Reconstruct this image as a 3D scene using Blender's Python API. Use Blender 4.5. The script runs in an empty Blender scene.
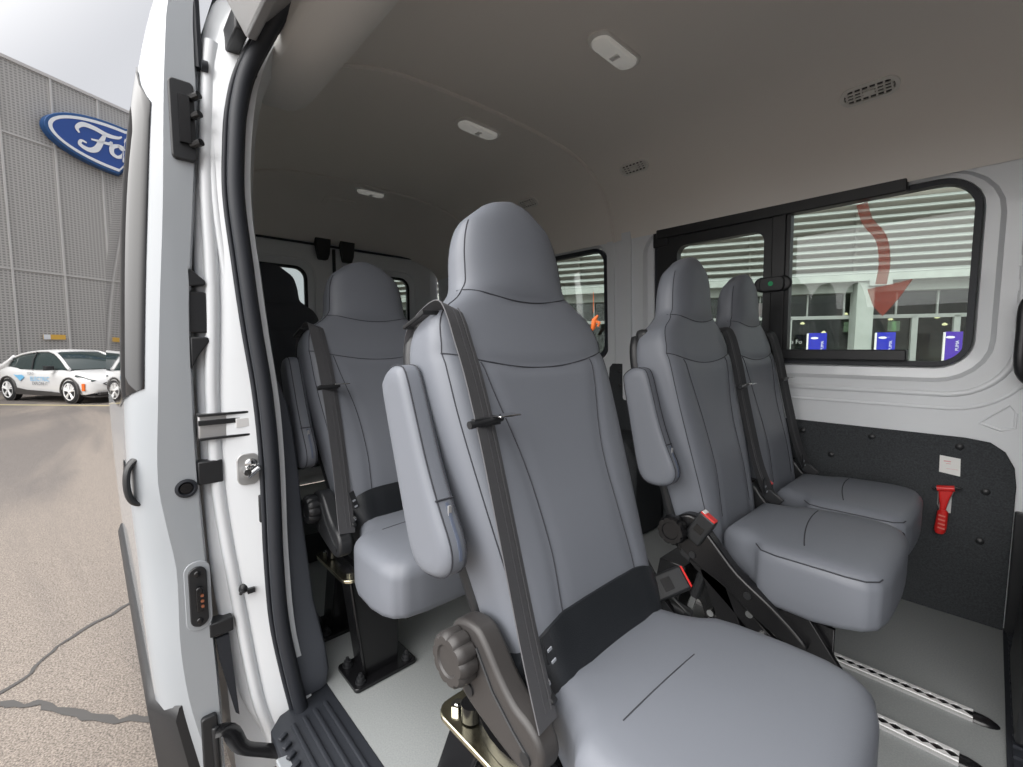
import bpy, math, random
from mathutils import Vector as V, Matrix
from mathutils.geometry import tessellate_polygon
random.seed(4)
sc=bpy.context.scene
COL=sc.collection
pi=math.pi
# ------------------------------------------------------------ camera frame
F=445.0; EYE=V((0,0,0.95))
PIT=math.atan(35.5/F); A=math.atan(411.5/F)
FH=V((-math.cos(A),math.sin(A),0)); RH=V((FH.y,-FH.x,0))
def W(lat,dep,z): 
    p=FH*dep+RH*lat; return V((p.x,p.y,z))
GZ=-0.68
# ------------------------------------------------------------ materials
def mat(name,col,rough=.5,metal=0,bump=None,var=None,spec=.5,coat=0,alpha=1,emit=None,sheen=0):
    m=bpy.data.materials.new(name); m.use_nodes=True
    n=m.node_tree.nodes; l=m.node_tree.links; b=n['Principled BSDF']
    b.inputs['Base Color'].default_value=(*col,1); b.inputs['Roughness'].default_value=rough
    b.inputs['Metallic'].default_value=metal; b.inputs['Specular IOR Level'].default_value=spec
    b.inputs['Coat Weight'].default_value=coat; b.inputs['Coat Roughness'].default_value=.05
    b.inputs['Sheen Weight'].default_value=sheen
    b.inputs['Alpha'].default_value=alpha
    if emit: 
        b.inputs['Emission Color'].default_value=(*emit[0],1); b.inputs['Emission Strength'].default_value=emit[1]
    tc=None
    if bump or var: tc=n.new('ShaderNodeTexCoord')
    if bump:
        t=n.new('ShaderNodeTexNoise' if bump[2]=='n' else 'ShaderNodeTexVoronoi'); t.inputs['Scale'].default_value=bump[0]
        l.new(tc.outputs['Object'],t.inputs['Vector'])
        bp=n.new('ShaderNodeBump'); bp.inputs['Strength'].default_value=bump[1]; bp.inputs['Distance'].default_value=bump[3] if len(bump)>3 else .001
        l.new(t.outputs[0],bp.inputs['Height']); l.new(bp.outputs[0],b.inputs['Normal'])
    if var:
        t=n.new('ShaderNodeTexNoise'); t.inputs['Scale'].default_value=var[0]; t.inputs['Detail'].default_value=6
        l.new(tc.outputs['Object'],t.inputs['Vector'])
        r=n.new('ShaderNodeValToRGB'); r.color_ramp.elements[0].position=.3; r.color_ramp.elements[1].position=.7
        k=var[1]
        r.color_ramp.elements[0].color=(*[c*(1-k) for c in col],1); r.color_ramp.elements[1].color=(*[min(1,c*(1+k)) for c in col],1)
        l.new(t.outputs[0],r.inputs[0]); l.new(r.outputs[0],b.inputs['Base Color'])
    return m
def thin_glass(name,tint,gloss=.06,rough=.0):
    m=bpy.data.materials.new(name); m.use_nodes=True
    n=m.node_tree.nodes; l=m.node_tree.links; n.remove(n['Principled BSDF'])
    t=n.new('ShaderNodeBsdfTransparent'); t.inputs[0].default_value=(*tint,1)
    g=n.new('ShaderNodeBsdfGlossy'); g.inputs['Roughness'].default_value=rough
    fr=n.new('ShaderNodeFresnel'); fr.inputs[0].default_value=1.45
    mx=n.new('ShaderNodeMixShader'); l.new(fr.outputs[0],mx.inputs[0]); l.new(t.outputs[0],mx.inputs[1]); l.new(g.outputs[0],mx.inputs[2])
    l.new(mx.outputs[0],n['Material Output'].inputs[0]); return m
M={}
M['vinyl']=mat('grey_vinyl',(.168,.180,.206),.42,bump=(900,.12,'v',.0006),spec=.4)
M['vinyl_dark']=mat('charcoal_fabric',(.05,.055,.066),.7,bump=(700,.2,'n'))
M['leather_black']=mat('black_leatherette',(.013,.015,.018),.42,bump=(500,.3,'v',.0008))
M['seam']=mat('seam_thread',(.035,.037,.045),.8)
M['plastic']=mat('grey_moulded_plastic',(.043,.040,.039),.42,bump=(600,.15,'n'))
M['black']=mat('black_plastic',(.018,.019,.021),.42,bump=(700,.15,'n'))
M['satin']=mat('black_painted_steel',(.008,.008,.009),.25)
M['rubber']=mat('black_rubber',(.022,.025,.032),.55,bump=(250,.1,'n'))
M['webbing']=mat('grey_belt_webbing',(.088,.088,.094),.6,bump=(900,.4,'n'))
M['webbing_black']=mat('black_belt_webbing',(.03,.031,.034),.6,bump=(900,.4,'n'))
M['chrome']=mat('chrome',(.75,.75,.75),.12,metal=1)
M['zinc']=mat('yellow_zinc_plate',(.72,.68,.5),.22,metal=1,var=(30,.15))
M['red']=mat('red_plastic',(.62,.022,.02),.35)
M['paint']=mat('white_body_paint',(.38,.405,.43),.22,coat=.6,bump=(9,.02,'n',.002))  # same white paint as inside, darkened to offset the strong daylight
M['paintin']=mat('white_inner_paint',(.74,.765,.79),.32,coat=.3)  # same white paint, lightened to make up for weaker light inside
M['liner']=mat('woven_headliner',(.80,.765,.72),.95,bump=(1400,.35,'n',.0008),spec=.1)
M['trimlight']=mat('pale_header_trim',(.72,.71,.68),.85,bump=(800,.2,'n'),spec=.2)
M['floor']=mat('grey_vinyl_floor',(.30,.315,.315),.5,bump=(600,.1,'n'),var=(260,.10),spec=.35)
M['carpet']=mat('charcoal_lining',(.052,.056,.06),.95,bump=(500,.7,'n',.002),spec=.1,var=(220,.25))
M['ctrim']=mat('slate_pillar_trim',(.075,.082,.098),.6,bump=(500,.2,'n'))
M['alu']=mat('bright_aluminium',(.88,.88,.88),.35,metal=.2)
M['steel']=mat('dull_steel',(.50,.50,.50),.35,metal=.5)
M['white']=mat('white_plastic',(.78,.78,.76),.4)
M['lens']=mat('lamp_lens',(.85,.84,.80),.25,emit=((1,.98,.92),.10))
M['glass']=thin_glass('window_glass',(.82,.86,.84))
M['privacy']=mat('dark_privacy_glass',(.012,.012,.013),.02,spec=.6)
M['green']=mat('green_dot',(.02,.42,.16),.5)
M['cardark']=mat('car_glass',(.03,.045,.045),.05)
M['carwhite']=mat('white_car_paint',(.72,.72,.72),.2,coat=.6)
M['tyre']=mat('tyre_rubber',(.012,.012,.014),.7)
M['blue']=mat('sign_blue',(.012,.065,.30),.3)
M['blue_edge']=mat('sign_blue_edge',(.015,.08,.24),.4)
M['posterblue']=mat('poster_blue',(.012,.02,.42),.4)
M['posterviolet']=mat('poster_violet',(.06,.02,.36),.4)
M['signwhite']=mat('sign_white',(.8,.82,.86),.4)
M['decal']=mat('light_blue_decal',(.18,.48,.75),.4)
M['darktext']=mat('grey_lettering',(.12,.13,.15),.5)
M['orange']=mat('orange_plastic',(.85,.16,.02),.45)
M['redglaze']=mat('translucent_red_film',(.80,.15,.08),.4,alpha=.42)  # reflection put into colour and alpha
M['lamp']=mat('warm_spot_lamp',(1,.9,.6),.4,emit=((1,.85,.5),3.0))
M['conc']=mat('pale_concrete',(.36,.40,.37),.8,var=(2,.08))
M['louvre']=mat('pale_metal_louvre',(.34,.37,.35),.45,var=(3,.06))
M['backwall']=mat('dim_cladding',(.30,.285,.25),.8)
M['shopwall']=mat('showroom_wall',(.26,.25,.22),.8,var=(.6,.4))
M['shopglass']=thin_glass('showroom_glass',(.6,.64,.62))
M['seamgrey']=mat('panel_joint_grey',(.55,.54,.53),.6)
M['yellow']=mat('yellow_label',(.75,.45,.08),.5)
M['crack']=mat('crack_filler',(.07,.067,.065),.85)
M['lidw']=mat('road_paint',(.42,.36,.20),.8)
def asphalt():
    m=mat('asphalt',(.3,.27,.245),.9); n=m.node_tree.nodes; l=m.node_tree.links; b=n['Principled BSDF']
    tc=n.new('ShaderNodeTexCoord')
    t1=n.new('ShaderNodeTexNoise'); t1.inputs['Scale'].default_value=140; t1.inputs['Detail'].default_value=4
    t2=n.new('ShaderNodeTexNoise'); t2.inputs['Scale'].default_value=.35; t2.inputs['Detail'].default_value=7; t2.inputs['Distortion'].default_value=1.2
    mp=n.new('ShaderNodeMapping'); mp.inputs['Scale'].default_value=(.35,1.6,1); l.new(tc.outputs['Object'],mp.inputs[0])
    for t in (t1,): l.new(tc.outputs['Object'],t.inputs['Vector'])
    l.new(mp.outputs[0],t2.inputs['Vector'])
    r1=n.new('ShaderNodeValToRGB'); r1.color_ramp.elements[0].position=.34; r1.color_ramp.elements[1].position=.68
    r1.color_ramp.elements[0].color=(.095,.083,.074,1); r1.color_ramp.elements[1].color=(.31,.275,.245,1)
    r2=n.new('ShaderNodeValToRGB'); r2.color_ramp.elements[0].position=.40; r2.color_ramp.elements[1].position=.56
    r2.color_ramp.elements[0].color=(.66,.66,.68,1); r2.color_ramp.elements[1].color=(1.03,1.0,.97,1)
    l.new(t1.outputs[0],r1.inputs[0]); l.new(t2.outputs[0],r2.inputs[0])
    mx=n.new('ShaderNodeMix'); mx.data_type='RGBA'; mx.blend_type='MULTIPLY'; mx.inputs[0].default_value=1
    l.new(r1.outputs[0],mx.inputs[6]); l.new(r2.outputs[0],mx.inputs[7]); l.new(mx.outputs[2],b.inputs['Base Color'])
    bp=n.new('ShaderNodeBump'); bp.inputs['Strength'].default_value=.5; bp.inputs['Distance'].default_value=.004
    l.new(t1.outputs[0],bp.inputs['Height']); l.new(bp.outputs[0],b.inputs['Normal']); return m
M['asphalt']=asphalt()
def perforated():
    m=mat('perforated_metal',(.4,.4,.39),.6); n=m.node_tree.nodes; l=m.node_tree.links; b=n['Principled BSDF']
    tc=n.new('ShaderNodeTexCoord'); mp=n.new('ShaderNodeMapping'); mp.inputs['Scale'].default_value=(8,8,10)
    l.new(tc.outputs['Object'],mp.inputs[0])
    sx=n.new('ShaderNodeSeparateXYZ'); l.new(mp.outputs[0],sx.inputs[0])
    def mth(op,a,bv):
        k=n.new('ShaderNodeMath'); k.operation=op
        for i,q in enumerate((a,bv)):
            if q is None: continue
            if isinstance(q,(int,float)): k.inputs[i].default_value=q
            else: l.new(q,k.inputs[i])
        return k.outputs[0]
    fx=mth('PINGPONG',sx.outputs[0],.5); fz=mth('PINGPONG',sx.outputs[2],.5)
    h=mth('MULTIPLY',mth('LESS_THAN',fx,.3),mth('LESS_THAN',fz,.26))
    mx=n.new('ShaderNodeMix'); mx.data_type='RGBA'; l.new(h,mx.inputs[0]); mx.inputs[6].default_value=(.45,.44,.425,1); mx.inputs[7].default_value=(.25,.245,.24,1)
    l.new(mx.outputs[2],b.inputs['Base Color']); return m
M['perf']=perforated()
# ------------------------------------------------------------ object helpers
WP={}   # world location of parents
def setp(o,label=None,cat=None,group=None,kind=None):
    if label: o['label']=label
    if cat: o['category']=cat
    if group: o['group']=group
    if kind: o['kind']=kind
    return o
def thing(name,label,cat,loc=(0,0,0),group=None):
    o=bpy.data.objects.new(name,None); COL.objects.link(o); o.location=loc; o.empty_display_size=.1
    WP[o.name]=V(loc); return setp(o,label,cat,group)
def comps(mb):
    par=list(range(len(mb.v)))
    def fd(a):
        while par[a]!=a: par[a]=par[par[a]]; a=par[a]
        return a
    for f in mb.f:
        r=fd(f[0])
        for i in f[1:]: par[fd(i)]=r
    g={}
    for k,f in enumerate(mb.f): g.setdefault(fd(f[0]),[]).append(f)
    out=[]
    for fs in g.values():
        ids=sorted({i for f in fs for i in f}); mp={i:j for j,i in enumerate(ids)}
        m=MB(); m.add([mb.v[i] for i in ids],[[mp[i] for i in f] for f in fs]); out.append(m)
    return out
def many(mb,name,mt,parent=None,**k):
    return [c.build(name,mt,parent,**k) for c in comps(mb)]
class MB:
    def __init__(s): s.v=[]; s.f=[]; s.mi=[]; s.cm=0
    def add(s,vs,fs):
        b=len(s.v); s.v+=[V(p) for p in vs]
        for f in fs: s.f.append([b+i for i in f]); s.mi.append(s.cm)
        return s
    def box(s,c,d,R=None):
        c=V(c); hx,hy,hz=[k/2 for k in d]
        vs=[V((x,y,z)) for x in(-hx,hx) for y in(-hy,hy) for z in(-hz,hz)]
        if R is not None: vs=[R@p for p in vs]
        return s.add([c+p for p in vs],[(0,1,3,2),(4,6,7,5),(0,4,5,1),(2,3,7,6),(0,2,6,4),(1,5,7,3)])
    def loft(s,rings,cap=True,closed=True):
        n=len(rings[0]); vs=[p for r in rings for p in r]; fs=[]
        for i in range(len(rings)-1):
            for j in range(n if closed else n-1):
                k=(j+1)%n; fs.append((i*n+j,i*n+k,(i+1)*n+k,(i+1)*n+j))
        if cap and closed: fs.append(tuple(range(n))[::-1]); fs.append(tuple((len(rings)-1)*n+j for j in range(n)))
        return s.add(vs,fs)
    def tube(s,pts,r,n=8,sq=None,cap=True,up=None):
        # sq=(a,b): elliptical / flat section half sizes, up fixes the b axis
        pts=[V(p) for p in pts]; rings=[]; prev=None
        for i,p in enumerate(pts):
            t=(pts[min(i+1,len(pts)-1)]-pts[max(i-1,0)]).normalized()
            if up is not None: u=V(up[i] if isinstance(up,list) else up)
            else: u=prev if prev is not None else (V((0,0,1)) if abs(t.z)<.9 else V((1,0,0)))
            b=(u-t*u.dot(t)).normalized(); a=b.cross(t).normalized(); prev=b
            rr=r[i] if isinstance(r,(list,tuple)) else r
            ra,rb=(sq[0],sq[1]) if sq else (rr,rr)
            if sq and rr and rr!=0: ra*=rr; rb*=rr
            if n==4: cs=[(1,1),(-1,1),(-1,-1),(1,-1)]
            else: cs=[(math.cos(2*pi*k/n),math.sin(2*pi*k/n)) for k in range(n)]
            rings.append([p+a*ra*c+b*rb*d for c,d in cs])
        return s.loft(rings,cap)
    def cyl(s,p0,p1,r,n=16,r1=None):
        return s.tube([p0,p1],[r,r if r1 is None else r1],n)
    def prism(s,poly,fn,t0,t1,holes=()):
        # poly 2D outline (+holes) extruded between t0,t1; fn(u,v,t)->3D
        loops=[list(poly)]+[list(h) for h in holes]
        tri=tessellate_polygon([[V((u,v,0)) for u,v in lp] for lp in loops])
        flat=[q for lp in loops for q in lp]; N=len(flat)
        vs=[fn(u,v,t0) for u,v in flat]+[fn(u,v,t1) for u,v in flat]
        if holes:
            fs=[tuple(t) for t in tri]+[tuple(N+i for i in t)[::-1] for t in tri]
        else: fs=[tuple(range(N)),tuple(N+i for i in range(N))[::-1]]
        o=0
        for lp in loops:
            m=len(lp)
            for i in range(m): j=(i+1)%m; fs.append((o+i,o+j,N+o+j,N+o+i))
            o+=m
        return s.add(vs,fs)
    def lathe(s,prof,c,ax,n=24):
        c=V(c); ax=V(ax).normalized(); u=V((0,0,1)) if abs(ax.z)<.9 else V((1,0,0)); a=ax.cross(u).normalized(); b=ax.cross(a)
        rings=[[c+ax*h+(a*math.cos(2*pi*k/n)+b*math.sin(2*pi*k/n))*max(r,1e-4) for k in range(n)] for r,h in prof]
        return s.loft(rings,True)
    def build(s,name,m,parent=None,bevel=0,seg=2,smooth=35,sub=0,kind=None,rel=True):
        me=bpy.data.meshes.new(name)
        vs=s.v
        if parent is not None and rel: w=WP.get(parent.name,V((0,0,0))); vs=[p-w for p in vs]
        me.from_pydata([tuple(p) for p in vs],[],s.f); 
        import bmesh
        bm=bmesh.new(); bm.from_mesh(me); bmesh.ops.recalc_face_normals(bm,faces=bm.faces); bm.to_mesh(me); bm.free()
        ms=m if isinstance(m,(list,tuple)) else [m]
        for q in ms: me.materials.append(q)
        if len(ms)>1: me.polygons.foreach_set('material_index',s.mi)
        if smooth: me.shade_smooth(); me.set_sharp_from_angle(angle=math.radians(smooth))
        me.update()
        o=bpy.data.objects.new(name,me); COL.objects.link(o)
        if parent is not None: o.parent=parent; WP[o.name]=WP.get(parent.name,V((0,0,0)))
        if bevel:
            b=o.modifiers.new('bevel','BEVEL'); b.width=bevel; b.segments=seg; b.limit_method='ANGLE'; b.angle_limit=math.radians(40)
            me.shade_smooth(); 
        if sub:
            q=o.modifiers.new('sub','SUBSURF'); q.levels=sub; q.render_levels=sub
        if kind: o['kind']=kind
        return o
def rrect(x0,z0,x1,z1,r,n=6):
    r=[r]*4 if not isinstance(r,(list,tuple)) else r   # bl, br, tr, tl
    out=[]
    for (cx,cz,a,rr) in ((x0+r[0],z0+r[0],pi,r[0]),(x1-r[1],z0+r[1],1.5*pi,r[1]),(x1-r[2],z1-r[2],0,r[2]),(x0+r[3],z1-r[3],.5*pi,r[3])):
        for k in range(n+1):
            t=a+k*pi/2/n; out.append((cx+rr*math.cos(t),cz+rr*math.sin(t)))
    return out
def lerp(pts,x):
    if x<=pts[0][0]: return pts[0][1]
    for (a,b),(c,d) in zip(pts,pts[1:]):
        if x<=c: return b+(d-b)*(x-a)/(c-a)
    return pts[-1][1]
def smoothl(pts,x):
    # catmull-like smooth interpolation
    n=len(pts)
    if x<=pts[0][0]: return pts[0][1]
    if x>=pts[-1][0]: return pts[-1][1]
    for i in range(n-1):
        if x<=pts[i+1][0]:
            x0,y0=pts[i]; x1,y1=pts[i+1]; h=x1-x0
            m0=(y1-pts[i-1][1])/(x1-pts[i-1][0]) if i>0 else (y1-y0)/h
            m1=(pts[i+2][1]-y0)/(pts[i+2][0]-x0) if i<n-2 else (y1-y0)/h
            t=(x-x0)/h
            return (2*t**3-3*t*t+1)*y0+(t**3-2*t*t+t)*h*m0+(-2*t**3+3*t*t)*y1+(t**3-t*t)*h*m1
def spl(pts,n=8):
    pts=[V(p) for p in pts]; out=[]
    for i in range(len(pts)-1):
        p0=pts[max(i-1,0)];p1=pts[i];p2=pts[i+1];p3=pts[min(i+2,len(pts)-1)]
        for k in range(n):
            t=k/n; out.append(.5*((2*p1)+(p2-p0)*t+(2*p0-5*p1+4*p2-p3)*t*t+(3*p1-3*p0-p2*-1*-1 if False else 3*p1-p0-3*p2+p3)*t**3))
    out.append(pts[-1]); return out
def text_mb(mb,s,size,fn,depth=.002,shear=0,sx=1):
    cu=bpy.data.curves.new('t','FONT'); cu.body=s; cu.size=size; cu.align_x='CENTER'; cu.align_y='CENTER'; cu.extrude=0; cu.shear=shear; cu.resolution_u=3
    o=bpy.data.objects.new('t',cu); COL.objects.link(o)
    dg=bpy.context.evaluated_depsgraph_get(); me=bpy.data.meshes.new_from_object(o.evaluated_get(dg))
    vs=[fn(v.co.x*sx,v.co.y,depth) for v in me.vertices]; fs=[tuple(p.vertices) for p in me.polygons]
    mb.add(vs,fs); bpy.data.objects.remove(o); bpy.data.meshes.remove(me); bpy.data.curves.remove(cu)
#=SEAT=
# ------------------------------------------------------------ seats
ARMD=0; BZ=0
def lean(k,x,z=.5,ad=0,bz=0):
    global U,N,O,ARMD,BZ
    ARMD=ad; BZ=bz
    q=math.hypot(1,k); U=V((-k/q,0,1/q)); N=V((1/q,0,k/q)); O=V((x,0,z))
lean(.345,-.415)
WS=[(-.09,.145),(0,.172),(.1,.184),(.25,.202),(.38,.215),(.46,.217),(.50,.214),(.53,.206),(.552,.190),(.572,.160),(.60,.137),(.63,.132),(.67,.129),(.71,.121),(.74,.108),(.765,.083),(.782,.057),(.790,.036),(.794,.012)]
TS=[(-.09,.090),(0,.112),(.2,.125),(.46,.130),(.54,.118),(.60,.100),(.70,.088),(.75,.072),(.78,.048),(.794,.02)]
def bW(s): return smoothl(WS,s)
def bT(s): return smoothl(TS,s)
def dish(w,s):
    W_=bW(s); q=min(1,abs(w)/W_)
    k=max(0,min(1,(.50-s)/.08)); hd=max(0,min(1,(s-.56)/.05))
    groove=-.003*math.exp(-((abs(w)-smoothl([(-.09,.10),(.05,.10),(.15,.096),(.28,.104),(.42,.138),(.5,.15)],s))/.014)**2)*k
    g2=-.004*math.exp(-((s-(.44+.035*(w/.21)**2))/.010)**2)
    g3=-.004*math.exp(-((s-(.566+.025*(w/.14)**2))/.010)**2)
    bol=.016*(q**2)*(1-q**6)*k
    lum=.012*math.exp(-((s-.12)/.12)**2)*(1-q*q)
    return groove+g2+g3+bol+lum+hd*.008*(1-q*q)
def sup(s): return 5.0 if s<.5 else (5.0-(s-.5)/.1*2.0 if s<.6 else 3.0)
def face(w,s):
    T=bT(s); W_=bW(s); n=sup(s); q=min(1,abs(w)/W_)
    return -T/2-(.0 if s<.7 else 0)+T/2*(1-q**n)**(1/n)+dish(w,s)-max(0,.105-T)*.35
def BP(w,s,d): return O+U*(s-.13*max(0,s-.58))+N*(d+.20*max(0,s-.55)**1.15)+V((0,w,0))
def back_ring(s,n=132):
    T=bT(s); W_=bW(s); e=2/sup(s); out=[]
    for k in range(n):
        t=2*pi*(k+.5)/n; c,si=math.cos(t),math.sin(t)
        w=W_*math.copysign(abs(c)**e,c)
        d=T/2*math.copysign(abs(si)**e,si)
        if d>0: d+=dish(w,s)
        out.append(BP(w,s,d-T/2-max(0,.105-T)*.35))
    return out
def make_back(mt,root):
    m=MB(); ss=[-.085+i*.0105 for i in range(80)]; ss=[q for q in ss if q<.775]+[.778,.785,.790,.7935]
    m.loft([back_ring(q) for q in ss]); b=m.build('backrest',mt,root,smooth=60)
    sm=MB()
    sm.tube([BP(w,.566+.025*(w/.14)**2,face(w,.566+.025*(w/.14)**2)+.0006) for w in [(-.140+.280*i/40) for i in range(41)]],.0013,6)
    sm.tube([BP(w,.44+.035*(w/.21)**2,face(w,.44+.035*(w/.21)**2)+.0006) for w in [(-.206+.412*i/40) for i in range(41)]],.0013,6)
    for sg in(-1,1):
        bw=lambda s: sg*smoothl([(-.09,.10),(.05,.10),(.15,.096),(.28,.104),(.42,.138),(.5,.15)],s)
        sm.tube([BP(bw(s),s,face(bw(s),s)+.0006) for s in [(.0+.453*i/60) for i in range(61)]],.0012,6)
        ew=lambda s: sg*bW(s)*.945
        sm.tube([BP(ew(s),s,face(ew(s),s)+.0004) for s in [(.0+.735*i/90) for i in range(91)]],.0011,6)
    o=sm.build('seam',M['seam'],b); return b
CPL=[(-.425,.140),(-.40,.150),(-.365,.160),(-.335,.178),(-.315,.203),(-.28,.212),(-.20,.216),(-.14,.216),(-.105,.208),(-.085,.188),(-.074,.14),(-.070,.07),(-.068,.0)]
def cush_outline(inset=0):
    def rnd(p):
        out=[]
        for i in range(len(p)-1):
            for k in range(3):
                x0,y0=p[i];x1,y1=p[i+1];t=k/3
                out.append((x0+(x1-x0)*t,y0+(y1-y0)*t))
        out.append(p[-1]); return out
    h=rnd(CPL); pts=[(x,y) for x,y in h]+[(x,-y) for x,y in h[:-1][::-1]]
    cx=-.26; out=[]
    for x,y in pts:
        k=1-inset/ .21
        out.append((cx+(x-cx)*k,y*k))
    return out
def cush_z(x,y):
    q=(x+.26)/.2
    return .473+.012*(1-min(1,(abs(y)/.21)**2))+.006*math.sin(q*1.3)-.012*max(0,q)**3
def make_cushion(mt,root,stitch='slit'):
    m=MB(); rings=[]
    zb=lambda x:.375 if x<-.40 else .375-.045*min(1,(x+.40)/.10)+.02*max(0,(x+.2)/.12)
    for ins,dz in ((.05,0),(.012,0),(.003,.006),(0,.018),(0,.05)):
        rings.append([V((x,y,zb(x)+dz)) for x,y in cush_outline(ins)])
    for ins,dz in ((0,-.036),(.001,-.026),(.006,-.015),(.014,-.007),(.026,-.002),(.045,0),(.08,0),(.13,0),(.18,0),(.208,0)):
        rings.append([V((x,y,cush_z(x,y)+dz)) for x,y in cush_outline(ins)])
    m.loft(rings); c=m.build('seat_cushion',mt,root,smooth=70)
    sm=MB()
    if stitch=='slit':
        sm.tube([(-.292+.008*t,-.135+.18*t,cush_z(-.29,-.135+.18*t)+.0002) for t in [i/16 for i in range(17)]],.0010,5)
    else:
        sm.tube([(-.275+.05*(1-t)**2*.8,-.15+.30*t,cush_z(-.275+.05*(1-t)**2*.8,-.15+.30*t)+.0002) for t in [i/16 for i in range(17)]],.0015,5)
        OL=cush_outline(.006)
        for sg in(-1,1):
            sm.tube([V((x,y*1.003,cush_z(x,y)-.0145)) for x,y in OL if y*sg>.165 and x>-.335],.0016,6)
    sm.build('seam',M['seam'],c); return c
def bracket(root,sg,mt,style='turn'):
    y0,y1=sorted((sg*.190,sg*.226))
    if sg>0: y0,y1=.185,.215
    P=[(-.545,.500),(-.535,.535),(-.510,.550),(-.478,.552),(-.455,.535),(-.428,.505),(-.400,.482),(-.375,.474),(-.355,.460),(-.347,.438),(-.355,.415),(-.375,.402),(-.405,.404),(-.46,.418),(-.51,.436),(-.535,.462)]
    if style=='turn' and sg>0: P=[(x,z-.055) for x,z in P]
    if style=='rail': P=[(-.530,.455),(-.522,.485),(-.495,.505),(-.460,.502),(-.438,.475),(-.405,.44),(-.355,.39),(-.285,.345),(-.225,.30),(-.20,.27),(-.24,.262),(-.315,.295),(-.385,.342),(-.455,.372),(-.512,.41)]
    Q=[]; 
    for i in range(len(P)):
        a,b,c,d=[V((*P[(i+k)%len(P)],0)) for k in(-1,0,1,2)]
        for k in range(3):
            t=k/3; q=.5*((2*b)+(c-a)*t+(2*a-5*b+4*c-d)*t*t+(3*b-a-3*c+d)*t**3); Q.append((q.x,q.y))
    m=MB(); m.prism(Q,lambda u,v,t:V((u,t,v)),y0,y1)
    b=m.build('side_bracket',mt,root,bevel=.007,seg=3)
    s=MB(); yo=y0 if sg<0 else y1
    if style=='turn': s.tube([V((-.475,yo-sg*-.001,.525)),V((-.44,yo+sg*.001,.480)),V((-.40,yo+sg*.001,.450)),V((-.375,yo+sg*.001,.435))],.0022,6)
    for x,z in (((-.492,.452),(-.375,.428)) if style=='turn' else ((-.47,.40),(-.33,.345))): s.cyl((x,yo-.003,z),(x,yo+.003,z),.009,14)
    cs_=comps(s); nm=['bracket_groove','bracket_screw','bracket_screw'] if style=='turn' else ['bracket_screw']*2
    for c_,q_ in zip(cs_,nm): c_.build(q_,M['black'],b)
    return b
def knob(root,sg,mt,x=-.507,z=.502,r=.042):
    m=MB(); n=80; rings=[]
    for h,k in ((0,.82),(.003,.9),(.018,.93),(.026,.9),(.031,.80),(.031,.55),(.028,.5),(.028,.05)):
        R=[]
        for i in range(n):
            t=2*pi*i/n; rr=r*k*(1+(.10*abs(math.cos(5*t))**.6-.07 if k>.75 else 0))
            R.append(V((x+rr*math.cos(t),sg*(.226+h),z+rr*math.sin(t))))
        rings.append(R)
    m.loft(rings); o=m.build('recline_knob',mt,root,smooth=40)
    return o
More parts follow.
